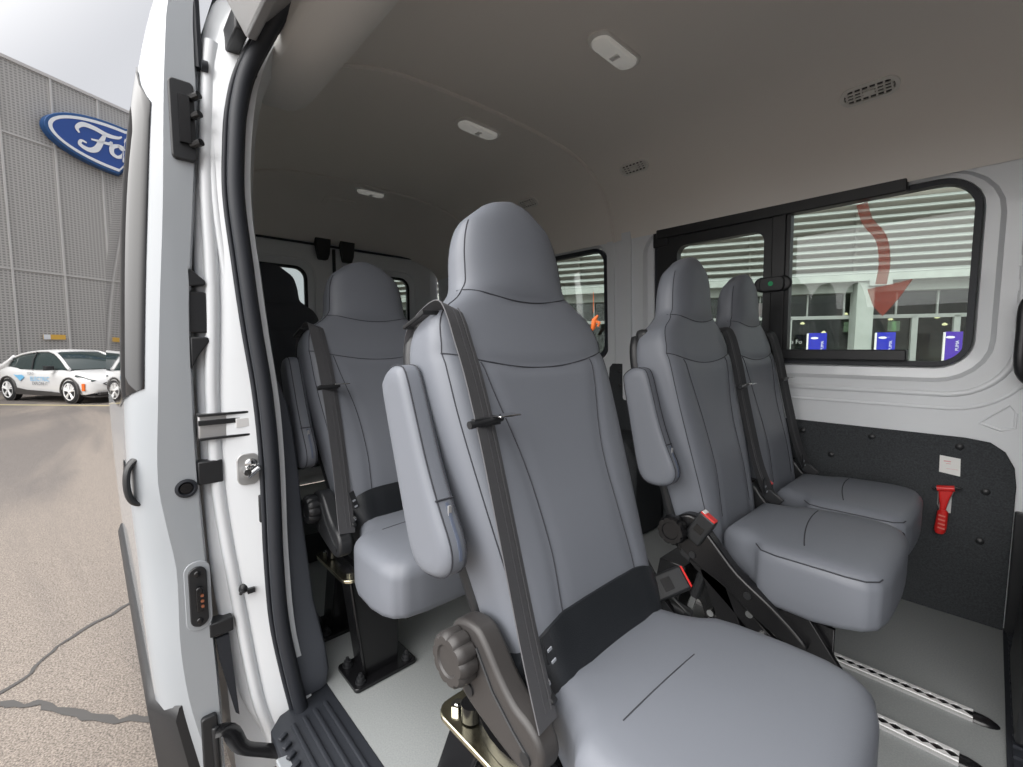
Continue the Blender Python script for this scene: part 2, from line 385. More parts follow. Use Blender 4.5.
def make_base(root,style):
    y=-.09 if style=='turn' else -.03
    # plated seat slide, pedestal web and legs with foot plates
    if style=='turn':
        m=MB(); m.prism(rrect(-.64,-.195,-.40,.15,.03),lambda u,v,t:V((u,v,t)),.302,.312); m.build('plated_slide',M['zinc'],root,bevel=.002)
        m=MB()
        for bx,by in((-.61,-.165),(-.43,-.165),(-.61,.12),(-.43,.12)): m.lathe([(.012,0),(.012,.010),(.006,.010),(.005,.012)],(bx,by,.312),(0,0,1),6)
        many(m,'plate_bolt',M['chrome'],root)
        m=MB(); m.cyl((-.48,-.03,.313),(-.48,-.03,.336),.15,40); m.cyl((-.575,-.16,.315),(-.575,-.16,.342),.018,16)
        m.prism([(-.53,-.15),(-.27,-.15),(-.2,.1),(-.52,.12)],lambda u,v,t:V((u,v,t)),.330,.345)
        m.build('turntable',M['satin'],root,smooth=35)
    m=MB(); m.box((-.27,0,.340),(.32,.34,.016)); m.box((-.28,-.165,.352),(.24,.012,.036)); m.box((-.28,.165,.352),(.24,.012,.036)); m.build('seat_pan',M['satin'],root,bevel=.002)
    for k,(xa,xb) in enumerate(((-.46,-.44),(-.60,-.72)) if style=='turn' else ((-.40,-.335),(-.60,-.64))):
        w=(.16 if k==0 else .12) if style=='rail' else (.10 if k==0 else .08)
        m=MB()
        r0=[V((xb-.045,y-w/2,.012)),V((xb+.035,y-w/2,.012)),V((xb+.035,y+w/2,.012)),V((xb-.045,y+w/2,.012))]
        xt=-.46 if k==0 else -.58
        r1=[V((xt-.04,y-w/2-.03,.303)),V((xt+.04,y-w/2-.03,.303)),V((xt+.04,y+w/2+.02,.303)),V((xt-.04,y+w/2+.02,.303))]
        m.loft([r0,r1]); m.tube([r0[1]+V((.003,-.003,0)),r1[1]+V((.003,-.003,0))],.005,6)
        m.build('leg',M['satin'],root,bevel=.004)
        m=MB(); fx=xb+.0; 
        m.prism(rrect(fx-.065,y-w/2-.045,fx+.070,y+w/2+.045,.012),lambda u,v,t:V((u,v,t)),.001,.013)
        fp=m.build('foot_plate',M['satin'],root,bevel=.002)
        b=MB()
        for bx in(-.042,.047):
            for by in(-w/2-.022,w/2+.022):
                p=V((fx+bx,y+by,.013)); b.lathe([(.014,0),(.014,.006),(.0105,.006),(.0105,.016),(.005,.017),(.005,.026)],p,(0,0,1),12)
        many(b,'bolt',M['black'],fp)
    m=MB(); m.prism([(-.70,.02),(-.42,.02),(-.42,.30),(-.60,.30)],lambda u,v,t:V((u,t,v)),y-.008,y+.008,holes=[[(-.64,.07),(-.58,.25),(-.52,.16),(-.49,.07)]])
    m.build('pedestal_web',M['satin'],root,bevel=.002)
    if style=='rail':
        m=MB()
        for a,b in (((-.50,.40),(-.24,.20)),((-.24,.34),(-.14,.20)),((-.43,.36),(-.36,.20))):
            m.prism([(a[0]-.03,a[1]),(a[0]+.03,a[1]),(b[0]+.03,b[1]),(b[0]-.03,b[1])],lambda u,v,t:V((u,t,v)),-.205,-.19)
        m.prism([(-.44,.20),(-.16,.20),(-.16,.32),(-.40,.34)],lambda u,v,t:V((u,t,v)),-.185,-.175,holes=[[(-.38,.22),(-.24,.22),(-.34,.30)]])
        m.build('side_frame',M['satin'],root,bevel=.002)
        m=MB()
        for x,z in((-.36,.335),(-.33,.29),(-.30,.25),(-.425,.25),(-.425,.225),(-.225,.345)): m.cyl((x,-.21,z),(x,-.185,z),.009,12)
        many(m,'frame_bolt',M['chrome'],root)
        m=MB(); m.cyl((-.45,-.19,.36),(-.475,-.19,.27),.013,10); m.build('release_lever',M['black'],root)
        m=MB(); m.cyl((-.478,-.19,.268),(-.487,-.19,.235),.009,10); m.build('lever_tip',M['chrome'],root)
        for xx in (-.33,):
            m=MB(); m.box((xx,-.10,.18),(.045,.05,.36)); m.box((xx+.05,-.10,.18),(.02,.05,.36)); m.build('leg',M['satin'],root,bevel=.003)
def make_arm(root,mt):
    y0,y1=-.257,-.214
    def C(a,b): return O+U*(a+ARMD)+N*b
    # outline in back plane (s along U, d along N)
    P=[(.450,-.140),(.468,-.130),(.478,-.105),(.474,-.078),(.458,-.062),(.40,-.057),(.32,-.052),(.25,-.042),(.19,-.030),(.160,-.038),(.146,-.062),(.148,-.098),(.162,-.128),(.195,-.142),(.27,-.143),(.36,-.142)]
    def ring(y,ins):
        cs=.30;cd=-.095; out=[]
        n=len(P)
        for i in range(n):
            a,b,c,d=[V((*P[(i+k)%n],0)) for k in(-1,0,1,2)]
            for k in range(3):
                t=k/3; q=.5*((2*b)+(c-a)*t+(2*a-5*b+4*c-d)*t*t+(3*b-a-3*c+d)*t**3)
                dv=V((q.x-cs,q.y-cd,0)); L=dv.length; s_=(.9*(.18-ins)/.18+.1) 
                qx=cs+(q.x-cs)*(1-ins/.18); qd=cd+(q.y-cd)*(1-ins/.055)
                p=C(qx,qd); p.y=y; out.append(p)
        return out
    yy=[(y0,.030),(y0,.014),(y0+.003,.006),(y0+.009,.001),(y0+.015,0),(y1-.015,0),(y1-.009,.001),(y1-.003,.006),(y1,.014),(y1,.03)]
    m=MB(); m.loft([ring(a,b) for a,b in yy]); a=m.build('armrest',mt,root,smooth=60)
    s=MB()
    def cp(y,ins): 
        r=ring(y,ins); return r+[r[0]]
    s.tube(cp(y0+.009,.0003),.0013,5); s.tube(cp(y1-.009,.0003),.0013,5)
    s.tube([C(.255,-.0425)+V((0,y,0)) for y in (y0+.006,y0+.02,y0+.03,y1-.006)],.0015,5)
    s.build('seam',M['seam'],a)
    s=MB(); s.tube([C(q,dd)+V((0,y1-.020,0)) for q,dd in((.250,-.0400),(.235,-.0375),(.215,-.0340),(.195,-.0295),(.180,-.029),(.166,-.033))],1,4,sq=(.0022,.0012),up=(N*1.0)); z=s.build('zipper',mat_zip,a)
    s=MB(); s.box(C(.238,-.0365)+V((0,y1-.020,0)),(.003,.005,.014)); s.build('zipper_pull',M['steel'],a)
    s=MB(); s.cyl(C(.40,-.10)+V((0,-.225,0)),C(.40,-.10)+V((0,-.19,0)),.022,16); s.build('arm_pivot',M['black'],a)
    return a
mat_print=mat('label_print_grey',(.28,.30,.33),.5)
mat_rib=mat('webbing_edge',(.07,.07,.075),.6)
mat_zip=mat('zipper_tape',(.11,.13,.18),.4)
def make_belt(root,sg,mt):
    pts=[]; ups=[]
    path=[(.182,.505,-.125),(.183,.535,-.100),(.184,.548,-.055),(.184,.548,-.004),(.184,.525,.010),(.183,.48,.015),(.180,.42,.018),(.178,.32,.018),(.180,.2,.018),(.184,.10,.020),(.190,.04,.026),(.196,-.01,.034),(.200,-.05,.040)]
    P=spl([BP(sg*w,s,d) for w,s,d in path],5)
    m=MB(); ups=[]
    for i,p in enumerate(P):
        t=(P[min(i+1,len(P)-1)]-P[max(i-1,0)]).normalized(); ups.append(V((0,1,-.0)).cross(t)+V((0,sg*.35,0)))
    for k,(off,hw) in enumerate(((0,.025),)):
        m.tube(P,1,4,sq=(hw,.0009),up=ups)
    b=m.build('seat_belt',mt,root,smooth=50)
    r=MB()
    for off in(-.011,0,.011): r.tube([p+V((0,off,0))+N*.0008 for p in P[17:-2]],.0007,4)
    r.build('webbing_rib',mat_rib,b)
    t=MB(); c=BP(sg*.180,.352,.024)
    t.tube([c+V((0,-.032,-.002)),c+V((0,.03,.003))],1,10,sq=(.006,.006)); t.box(c+N*.0+V((.0,.0,.0)),(.008,.05,.012))
    tb=t.build('belt_tongue',M['black'],b,smooth=40)
    t=MB(); t.box(c+N*.012+V((0,.030,.004)),(.022,.042,.003)); t.build('tongue_blade',M['chrome'],tb,bevel=.001)
    g=MB(); g.tube([BP(sg*(.165+a),.545,d-.015) for a,d in((.050,-.03),(.052,-.012),(.024,-.010),(.024,-.075),(.05,-.078),(.050,-.03))],.004,8)
    g.build('belt_guide',M['black'],root,smooth=40)
    # label at foot of belt and chrome anchor bolt
    lb=MB(); lb.box(BP(sg*.166,.03,.034),(.003,.014,.05),Matrix.Rotation(.3,3,'X')); lb.build('belt_label',M['black'],b)
    lb2=MB()
    for k in range(3): lb2.box(BP(sg*.166+.002-.003*k,.012+.016*k,.037),(.002,.008,.004),Matrix.Rotation(.3,3,'X'))
    many(lb2,'label_print',mat_print,b)
    if sg<0:
        an=MB(); an.cyl((-.405,sg*.178,.478),(-.397,sg*.166,.486),.008,14); an.lathe([(.0085,0),(.008,.003),(.005,.006),(.001,.007)],(-.397,sg*.166,.486),(.5,-sg*.8,.25),14); an.build('anchor_bolt',M['chrome'],root)
    ap=MB(); ap.box((-.40,sg*.175,.478),(.05,.012,.035),Matrix.Rotation(.6,3,'Y')); ap.build('anchor_tab',M['black'],root,bevel=.003)
def make_buckle(root,sg,low):
    if low:   # leaning up by the cushion, release face outward
        c=V((-.452,sg*.222,.505+BZ)); d=V((.50,0,.87)).normalized(); up=V((0,sg,0))
    else:
        c=V((-.418,sg*.208,.478)); d=V((.45,.75,.25)).normalized(); up=V((.40,-.75,.50))
    side=up-d*up.dot(d); side.normalize(); w=d.cross(side)
    R=Matrix((d,side,w)).transposed()
    m=MB(); m.box(c,(.085,.024,.048),R); b=m.build('belt_buckle',M['black'],root,bevel=.005,seg=2)
    m=MB(); m.box(c+d*.042,(.008,.020,.042),R); m.build('release_button',M['red'],b,bevel=.002)
    if low: m=MB(); m.box(c+d*.046+w*.012*(1 if w.x>0 else -1)*0+w*-.014,(.004,.018,.010),R); m.build('button_edge',M['white'],b)
    m=MB(); m.box(c+side*.0125,(.02,.002,.024),R); m.build('buckle_emboss',M['satin'],b)
    m=MB(); m.tube([c-d*.035,c-d*.08+V((0,0,-.02)),V((-.50,sg*.19,.40))],1,4,sq=(.014,.004),up=side); m.build('buckle_stalk',M['black'],root)
def make_seat(mt,arm,belt,buckle,style='turn',wb='webbing',name='passenger_seat'):
    root=thing(name,'x','seat')
    make_back(mt,root); make_cushion(mt,root,'slit' if style=='turn' else 'curve')
    m=MB(); rg=[]
    for i in range(25 if style=='turn' else 0):
        q=-1+2*i/24; w=q*.186; top=.052-.050*abs(q)**5; col=[]
        for k in range(11):
            sv=-.105+(top+.105)*k/10; ww=w*(.82+.18*min(1,(sv+.105)/.10)); sf=max(sv,-.085)
            col.append(BP(ww,sv,face(min(.99*bW(sf),abs(ww)),sf)+.006+.010*math.sin(pi*min(1,k/10*1.02))**.6*(1-abs(q)**6)))
        rg.append(col+[p-N*.03 for p in col[::-1]])
    if rg: m.loft(rg); m.build('lumbar_panel',M['leather_black'],root,smooth=50)
    # rear shell
    m=MB(); rr=[]
    for s in [-.08+.02*i for i in range(41)]:
        s=min(s,.545); hw=bW(s)*.985; T=bT(s)
        rr.append([BP(hw*math.copysign(abs(math.cos(t))**.5,math.cos(t)),s,-.105-.004+.022*math.copysign(abs(math.sin(t))**.5,math.sin(t))+(.105-T)*.5) for t in [2*pi*k/28 for k in range(28)]])
    m.loft(rr); m.build('back_shell',M['black'],root,smooth=50)
    m=MB()
    for sg in(-1,1): m.box(BP(sg*.165,.515,-.095),(.045,.07,.09))
    many(m,'shoulder_cover',M['black'],root,bevel=.015,seg=3)
    kb=M['plastic'] if style=='turn' else M['satin']
    bracket(root,-1,kb,style); bracket(root,1,M['black'],style)
    if style=='turn': knob(root,-1,kb)
    elif arm: knob(root,-1,kb,-.520,.458)
    make_base(root,style)
    if arm: make_arm(root,mt)
    if belt: make_belt(root,belt,M[wb])
    if buckle: make_buckle(root,buckle,buckle<0)
    if style=='turn':
        m=MB(); m.cyl((-.47,.225,.44),(-.392,.262,.400),.015,16); m.build('recline_lever',M['black'],root,smooth=40)
        m=MB(); m.lathe([(.03,0),(.055,0),(.06,.006),(.06,.012),(.04,.016),(.02,.016)],(-.46,.215,.395),(0,1,0),30); m.build('recliner_disc',M['satin'],root,smooth=40)
    return root
def copy_tree(o,parent=None):
    c=o.copy(); COL.objects.link(c)
    if parent is not None: c.parent=parent; c.matrix_parent_inverse=o.matrix_parent_inverse.copy()
    for ch in [q for q in bpy.data.objects if q.parent==o]: copy_tree(ch,c)
    return c
hero=make_seat(M['vinyl'],True,-1,1)
row2=copy_tree(hero); row3=copy_tree(hero)
hero.location=(0,.598,0); hero['label']='large grey single seat nearest the camera, seat belt down its front'
row2.location=(-.762,.652,0); row2['label']='grey single seat directly behind the nearest seat, armrest folded up'
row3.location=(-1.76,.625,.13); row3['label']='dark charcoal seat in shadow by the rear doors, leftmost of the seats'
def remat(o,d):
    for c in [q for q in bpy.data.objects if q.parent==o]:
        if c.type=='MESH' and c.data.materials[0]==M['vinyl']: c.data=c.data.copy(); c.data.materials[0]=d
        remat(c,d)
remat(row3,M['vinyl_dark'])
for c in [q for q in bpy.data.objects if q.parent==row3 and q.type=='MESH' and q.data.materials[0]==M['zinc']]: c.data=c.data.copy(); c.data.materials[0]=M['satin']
for c in [q for q in bpy.data.objects if q.parent==row2 and q.type=='MESH' and q.data.materials[0]==M['plastic']]: c.data=c.data.copy(); c.data.materials[0]=M['black']  # same bracket plastic, kept black; the nearest seat's grey stands for stronger light
for c in [q for q in bpy.data.objects if q.parent==row3]:   # raised seat stands on a plinth
    pass
m=MB(); m.prism(rrect(-.74,-.18,-.24,.16,.02),lambda u,v,t:V((u,v,t)),-.129,0); o=m.build('plinth',M['black'],row3,bevel=.004,rel=False)
lean(.225,-.450,.478,-.03,-.028)
seatA=make_seat(M['vinyl'],True,1,-1,'rail','webbing_black'); seatA.location=(-.045,1.360,0); seatA['label']='grey aisle seat of the pair under the window, armrest folded up at its left'
seatB=make_seat(M['vinyl'],False,1,-1,'rail','webbing_black'); seatB.location=(-.055,1.820,0); seatB['label']='grey seat of the pair set against the window wall, no armrest'
for s in (hero,row2,row3): s['group']='single passenger seats along the door side'
for s in (seatA,seatB): s['group']='paired passenger seats by the window'
#=VAN=
# ------------------------------------------------------------ van interior
XR,XF=-3.2,.95
def st(mb,name,m,**k): return mb.build(name,m,kind='structure',**k)
m=MB(); m.prism([(XR,.36),(-1.30,.36),(-1.24,.425),(.075,.43),(.075,2.2),(XR,2.2)],lambda u,v,t:V((u,v,t)),-.05,0); floor=st(m,'floor',M['floor'],smooth=0)
m=MB(); m.prism([(.075,.43),(XF,.43),(XF,2.2),(.075,2.2)],lambda u,v,t:V((u,v,t)),-.05,.006)
for i in range(40): m.box((.11+.0*i,.50+i*.042,.010),(.05,.02,.008))
st(m,'floor_cab',M['rubber'],smooth=0)
# door step with ribs
m=MB(); m.prism([(-1.23,.30),(-1.20,.27),(XF,.27),(XF,.43),(-1.235,.425)],lambda u,v,t:V((u,v,t-.10*(.43-v)/.16*.3)),-.05,.002)
for k in range(4):
    y=.315+.027*k; m.box((-.16,y,.0-.03*(.43-y)/.16+.005),(2.02,.010,.008))
for k in range(60): m.box((-1.15+.034*k,.285,-.018),(.012,.022,.008),Matrix.Rotation(.5,3,'Z'))
st(m,'trim_1',M['rubber'],smooth=0,bevel=.002)
def wy(z): return 2.195-.050*z
def WL(u,v,t): return V((u,wy(v)+t,v))
win1=(-1.225,.885,-.052,1.525); win2=(-2.72,.885,-1.525,1.525)
R1=[.07,.09,.11,.06]
def grow(w,g,rr,n=6): return rrect(w[0]-g,w[1]-g,w[2]+g,w[3]+g*.35,[q+g for q in rr],n)
m=MB()
h1=grow(win1,.055,R1); h2=grow(win2,.04,[.08]*4)
m.prism([(XR,0),(XF,0),(XF,1.60),(XR,1.60)],WL,0,.045,holes=[h1,h2])
# stepped surround of the windows
for w,rr,hh,g in((win1,R1,h1,.055),(win2,[.08]*4,h2,.04)):
    inn=grow(w,0,rr)
    for ga,ta,gb,tb in((g,0,g*.75,.022),(g*.75,.022,g*.15,.028),(g*.15,.028,0,.05)):
        a=grow(w,ga,rr); b=grow(w,gb,rr)
        m.loft([[WL(u,v,ta) for u,v in a],[WL(u,v,tb) for u,v in b]],cap=False)
st(m,'wall_left',M['paintin'],smooth=50)
# pressed ribs of the white wall
m=MB()
m.prism(rrect(-1.50,.66,-1.455,1.59,.012),WL,-.008,.002); m.prism(rrect(-1.40,.66,-1.345,1.59,.015),WL,-.016,.002)
def ribpath(g,z1,r):
    x1=-.035+g; zb=.875-g
    pts=[WL(-1.2,zb,-.001),WL(-.6,zb,-.001),WL(x1-r,zb,-.001)]
    for k in range(1,9): t=-pi/2+k*pi/2/8; pts.append(WL(x1-r+r*math.cos(t),zb+r+r*math.sin(t),-.001))
    pts.append(WL(x1,z1,-.001)); return pts
m.tube(ribpath(.085,1.45,.16),1,8,sq=(.010,.006),up=(0,-1,0)); m.tube(ribpath(.135,1.0,.20),1,8,sq=(.006,.004),up=(0,-1,0))
for k in range(7): m.prism(rrect(.035,.98+k*.075,.055,1.015+k*.075,.009),WL,-.005,.001)
m.tube([WL(x,z,-.001) for x,z in((-.02,.70),(.045,.765),(.06,.74),(.06,.69),(.03,.68),(-.02,.70))],.004,6)
st(m,'trim_2',M['paintin'],smooth=50)
# charcoal lining panel with push fasteners
m=MB(); m.prism([(-3.1,0.001),(.075,.001),(.075,.50),(.068,.56),(.045,.61),(.01,.637),(-.05,.645),(-1.28,.655),(-1.30,.665),(-1.325,.72),(-1.345,.75),(-1.35,.84),(-1.365,.862),(-1.47,.862),(-1.49,.84),(-1.50,.70),(-3.1,.68)],lambda u,v,t:V((u,wy(v)-.012+t,v)),0,.010)
pn=st(m,'trim_3',M['carpet'],bevel=.003)
m=MB(); m.prism([(.077,.001),(XF,.001),(XF,.40),(.077,.42)],lambda u,v,t:V((u,wy(v)-.03+t,v)),0,.028); st(m,'trim_11',M['black'],bevel=.004)
m=MB()
for x,z in((-.298,.612),(-.061,.612),(.009,.469),(.005,.294),(-.526,.606),(-.424,.52),(-.75,.6),(-1.0,.6),(-1.42,.82),(-1.42,.74)):
    m.lathe([(.012,0),(.011,.004),(.006,.007),(.001,.008)],V((x,wy(z)-.012,z)),(0,-1,0),12)
many(m,'fastener',M['black'],pn)
# wheel arch box behind the pair
m=MB(); m.prism([(-1.15,0.001),(-1.15,.40),(-1.22,.49),(-2.1,.49),(-2.2,.35),(-2.2,0.001)],lambda u,v,t:V((u,t,v)),1.88,2.165); setp(m.build('wheel_arch_cover',M['carpet'],bevel=.02,seg=3),'dark lined wheel arch cover on the floor behind the window pair','wheel arch')
# window frames
def window(idx,w,rr,th=.018):
    m=MB(); o_=rrect(*w,rr,8); iw=(w[0]+th,w[1]+th,w[2]-th,w[3]-th)
    m.prism(o_,WL,.025,.065,holes=[rrect(*iw,[q-.02 for q in rr],8)])
    fr=st(m,'window_%d'%idx,M['rubber'],bevel=.004)
    g=MB(); g.prism(rrect(iw[0]-.005,iw[1]-.005,iw[2]+.005,iw[3]+.005,[q-.02 for q in rr],8),WL,.050,.054); g.build('glass_pane',M['glass'],fr); return fr
w1=window(1,win1,R1); w2=window(2,win2,[.09]*4,.022)
m=MB(); m.prism(rrect(-1.20,.90,-.60,1.515,.02),WL,.004,.045,holes=[rrect(-1.095,.963,-.700,1.452,.045)]); sl=m.build('sliding_frame',M['black'],w1,bevel=.006)
m=MB(); m.prism(rrect(-.668,.905,-.615,1.51,.004),WL,-.004,.03); m.build('divider',M['black'],w1,bevel=.004)
m=MB(); m.prism(rrect(-1.20,1.500,-.24,1.548,.006),WL,-.010,.03); m.prism(rrect(-.66,.903,-.215,.944,.006),WL,-.006,.045); m.prism(rrect(-1.22,1.46,-1.14,1.55,.006),WL,-.004,.045); m.build('slide_rail',M['black'],w1,bevel=.004)
m=MB(); m.lathe([(.032,0),(.032,.012),(.028,.018),(.001,.019)],WL(-.700,1.222,.003),(0,-1,0),24); m.lathe([(.032,0),(.032,.012),(.028,.018),(.001,.019)],WL(-.618,1.222,.003),(0,-1,0),24); m.prism(rrect(-.705,1.19,-.61,1.25,.02),WL,-.028,-.002); lt=m.build('window_latch',M['black'],w1,bevel=.004)
m=MB(); m.lathe([(.010,0),(.010,.001),(.001,.0012)],WL(-.660,1.222,-.028),(0,-1,0),20); m.build('latch_dot',M['green'],lt)
# reflected red arrow, built as a translucent layer on the glass
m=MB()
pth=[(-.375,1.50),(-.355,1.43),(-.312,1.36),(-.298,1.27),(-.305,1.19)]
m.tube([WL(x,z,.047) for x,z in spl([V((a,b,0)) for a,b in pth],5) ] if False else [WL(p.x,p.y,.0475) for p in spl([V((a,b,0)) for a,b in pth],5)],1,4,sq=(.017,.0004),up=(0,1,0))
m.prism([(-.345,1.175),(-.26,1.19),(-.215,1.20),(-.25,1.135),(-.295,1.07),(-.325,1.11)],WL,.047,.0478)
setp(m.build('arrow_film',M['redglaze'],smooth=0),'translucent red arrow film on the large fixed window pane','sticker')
m=MB(); m.box(WL(-.70-.014,1.12,.046),(.03,.001,.06)); s_=m.build('glass_label',M['white'],smooth=0); setp(s_,'small white label at the edge of the sliding window pane','sticker')
m=MB(); m.prism([(.36,0),(2.2,0),(2.12,1.62),(1.9,1.9),(1.3,1.96),(.6,1.9),(.36,1.70)],lambda u,v,t:V((XF+t,u,v)),-.02,.03); st(m,'wall_front',M['carpet'],smooth=0)  # unseen wall added across the cab to cut light from the front
# ---- headliner
CP=[(.42,1.72),(.46,1.765),(.52,1.80),(.62,1.845),(.77,1.887),(1.0,1.91),(1.3,1.918),(1.6,1.91),(1.80,1.880),(1.93,1.82),(2.03,1.73),(2.09,1.61),(2.108,1.530)]
def cz(y): return smoothl(CP,y)
def crow(x,d=0):
    out=[]
    k=max(0,min(1,(-2.62-x)/.56)); drop=.25*k**2.2
    ys=[.42+(2.112-.42)*i/48 for i in range(49)]
    for y in ys:
        z=cz(y); zz=z-drop*max(0,min(1,(z-1.50)/.42))
        out.append(V((x,y,zz+d)))
    return out
m=MB(); xs=[XF,.6,.3,0,-.3,-.6,-.9,-1.2,-1.42,-1.448,-1.452,-1.48,-1.8,-2.1,-2.4,-2.596,-2.6,-2.7,-2.8,-2.9,-3.0,-3.08,-3.14,-3.19]
rows=[crow(x) for x in xs]; rings=[r+[p+V((0,0,.04)) for p in r[::-1]] for r in rows]
m.loft(rings); st(m,'ceiling',M['liner'],smooth=50)
m=MB()
for x0,am in((-1.45,.0),(-2.60,.03)):
    for d in(-.006,.006):
        m.tube([p+V((d,0,-.003)) for p in crow(x0)[4:]],.005,6)
st(m,'trim_4',M['liner'],smooth=50)
# header trim over the sliding door
m=MB(); sec=[(.345,1.70),(.355,1.665),(.40,1.650),(.47,1.655),(.505,1.68),(.52,1.73),(.535,1.80),(.345,1.80)]
rg=[]
for x,k in((XF,1),(-1.40,1),(-1.47,.97),(-1.52,.85),(-1.545,.5)):
    rg.append([V((x,.43+(y-.43)*(.7+.3*k),1.80+(z-1.80)*k)) for y,z in sec])
m.loft(rg); st(m,'trim_5',M['trimlight'],bevel=.012,seg=3)
# near side body wall behind the opening
m=MB()
WR=[(-.25,.215,.36),(0,.205,.36),(.3,.195,.345),(.7,.185,.325),(1.1,.185,.300),(1.4,.20,.302),(1.6,.225,.335),(1.75,.27,.42),(1.85,.33,.5),(1.97,.5,.62)]
rg=[]
def crs(x): return [V((x,a,z)) for z,a,b in WR]+[V((x,b,z)) for z,a,b in WR[::-1]]
m.loft([crs(x) for x in(-1.335,-2.2,XR)])
wr=st(m,'wall_right',M['paintin'],smooth=40)
# pillar face of the opening (painted, creased)
def ys_seal(z): return smoothl([(-.2,.36),(.02,.331),(.2,.301),(.42,.291),(.65,.291),(.82,.284),(.99,.266),(1.15,.252),(1.29,.241),(1.44,.248),(1.58,.27),(1.70,.315),(1.78,.36)],z)
def yp_out(z): return smoothl([(-.2,.30),(-.09,.270),(.045,.222),(.33,.180),(.6,.168),(.83,.167),(1.0,.171),(1.3,.182),(1.5,.200),(1.69,.218),(1.8,.27),(1.95,.42)],z)
m=MB(); rg=[]
for i in range(44):
    z=-.2+i*.0475; yo=yp_out(z); yi=ys_seal(z)+.015
    cr=yo+.35*(yi-yo)+.012*math.sin(z*7)
    rg.append([V((-1.34,yo+.004,z)),V((-1.285,yo,z)),V((-1.275,yo+.008,z)),V((-1.268,cr-.006,z)),V((-1.245,cr+.012,z)),V((-1.238,yi-.02,z)),V((-1.225,yi,z)),V((-1.225,yi+.03,z)),V((-1.335,yi+.06,z))])
m.loft(rg); pl=st(m,'wall_pillar',M['paintin'],smooth=50)
m=MB()
for k_,(a_,r_) in enumerate(((.30,.016),(.66,.012))):
    m.tube([V((-1.252-.018*(1-a_),yp_out(z)+(ys_seal(z)-yp_out(z))*(a_+.10*math.sin(z*6.5+k_)),z)) for z in [-.15+.05*i for i in range(37)] if not .70<z<.83],r_,8)
m.build('pressed_crease',M['paintin'],pl,smooth=60)
m=MB(); m.box((-1.266,.235,.765),(.04,.15,.060)); m.build('rail_channel',M['steel'],pl,bevel=.004)
m=MB(); 
for z in(.737,.793): m.box((-1.246,.235,z),(.012,.15,.006))
m.box((-1.244,.235,.775),(.004,.15,.012)); m.build('rail_lip',M['black'],pl,bevel=.001)
m=MB(); m.box((-1.243,.255,.768),(.006,.04,.022)); m.build('rail_stop',M['alu'],pl,bevel=.001)
m=MB(); m.prism(rrect(.232,.612,.280,.690,.016),lambda u,v,t:V((t,u,v)),-1.246,-1.236); sp=m.build('striker_plate',M['steel'],pl,bevel=.002)
m=MB(); m.cyl((-1.236,.248,.65),(-1.205,.248,.65),.008,12); m.lathe([(.014,0),(.014,.004),(.009,.008)],(-1.236,.262,.664),(1,0,0),12); m.tube([(-1.236,.25,.635),(-1.212,.252,.640),(-1.212,.272,.655),(-1.236,.276,.66)],.006,8); m.build('striker_pin',M['chrome'],sp,smooth=40)
m=MB(); m.lathe([(.012,0),(.012,.006),(.005,.014),(.004,.03)],(-1.255,.236,.345),(1,-.4,.0),10); m.box((-1.245,.25,.34),(.02,.016,.012)); m.build('rubber_stop',M['black'],pl)
m=MB(); m.box((-1.24,.285,.545),(.02,.02,.07)); m.build('seal_clip',M['black'],pl,bevel=.003)
m=MB(); m.box((-1.20,.265,1.66),(.12,.028,.055)); m.box((-1.21,.30,1.60),(.02,.012,.045)); m.build('upper_rail_end',M['black'],pl,bevel=.004)
# gutter above the opening (upper runner channel)
m=MB(); m.prism([(.235,1.68),(.27,1.62),(.29,1.62),(.30,1.66),(.35,1.70),(.36,1.85),(.25,1.85)],lambda u,v,t:V((t,u,v)),-1.14,XF); st(m,'trim_6',M['steel'],bevel=.004)
m=MB(); m.prism([(.25,1.80),(.52,1.80),(.62,1.97),(.50,1.99),(.33,1.93)],lambda u,v,t:V((t,u,v)),XR,XF); m.prism([(.50,1.96),(2.0,1.96),(1.95,2.02),(.58,2.02)],lambda u,v,t:V((t,u,v)),XR-.05,XF); m.prism([(2.0,1.97),(2.0,1.94),(2.135,1.58),(2.16,1.58),(2.06,2.0)],lambda u,v,t:V((t,u,v)),XR-.05,XF); st(m,'wall_roof',M['paint'],smooth=0)
# rubber seal round the opening
P=[(-1.205,.365,-.22)]+[(-1.205,ys_seal(z)+.010,z) for z in (-.05,.1,.25,.42,.55,.7,.85,1.0,1.15,1.3,1.42,1.5)]+[(-1.195,.283,1.58),(-1.165,.315,1.655),(-1.10,.34,1.705),(-1.0,.35,1.725),(-.8,.352,1.73),(.1,.352,1.73),(XF,.352,1.73)]
P=spl(P,5); m=MB(); m.tube(P,1,12,sq=(.017,.016),up=None); m.tube([p+V((-.014,.010,0)) for p in P],1,10,sq=(.011,.02)); m.tube([p+V((-.02,-.018,0)) for p in P],.006,8)
setp(m.build('door_seal',M['rubber'],smooth=60),'black rubber seal around the sliding door opening','door seal')
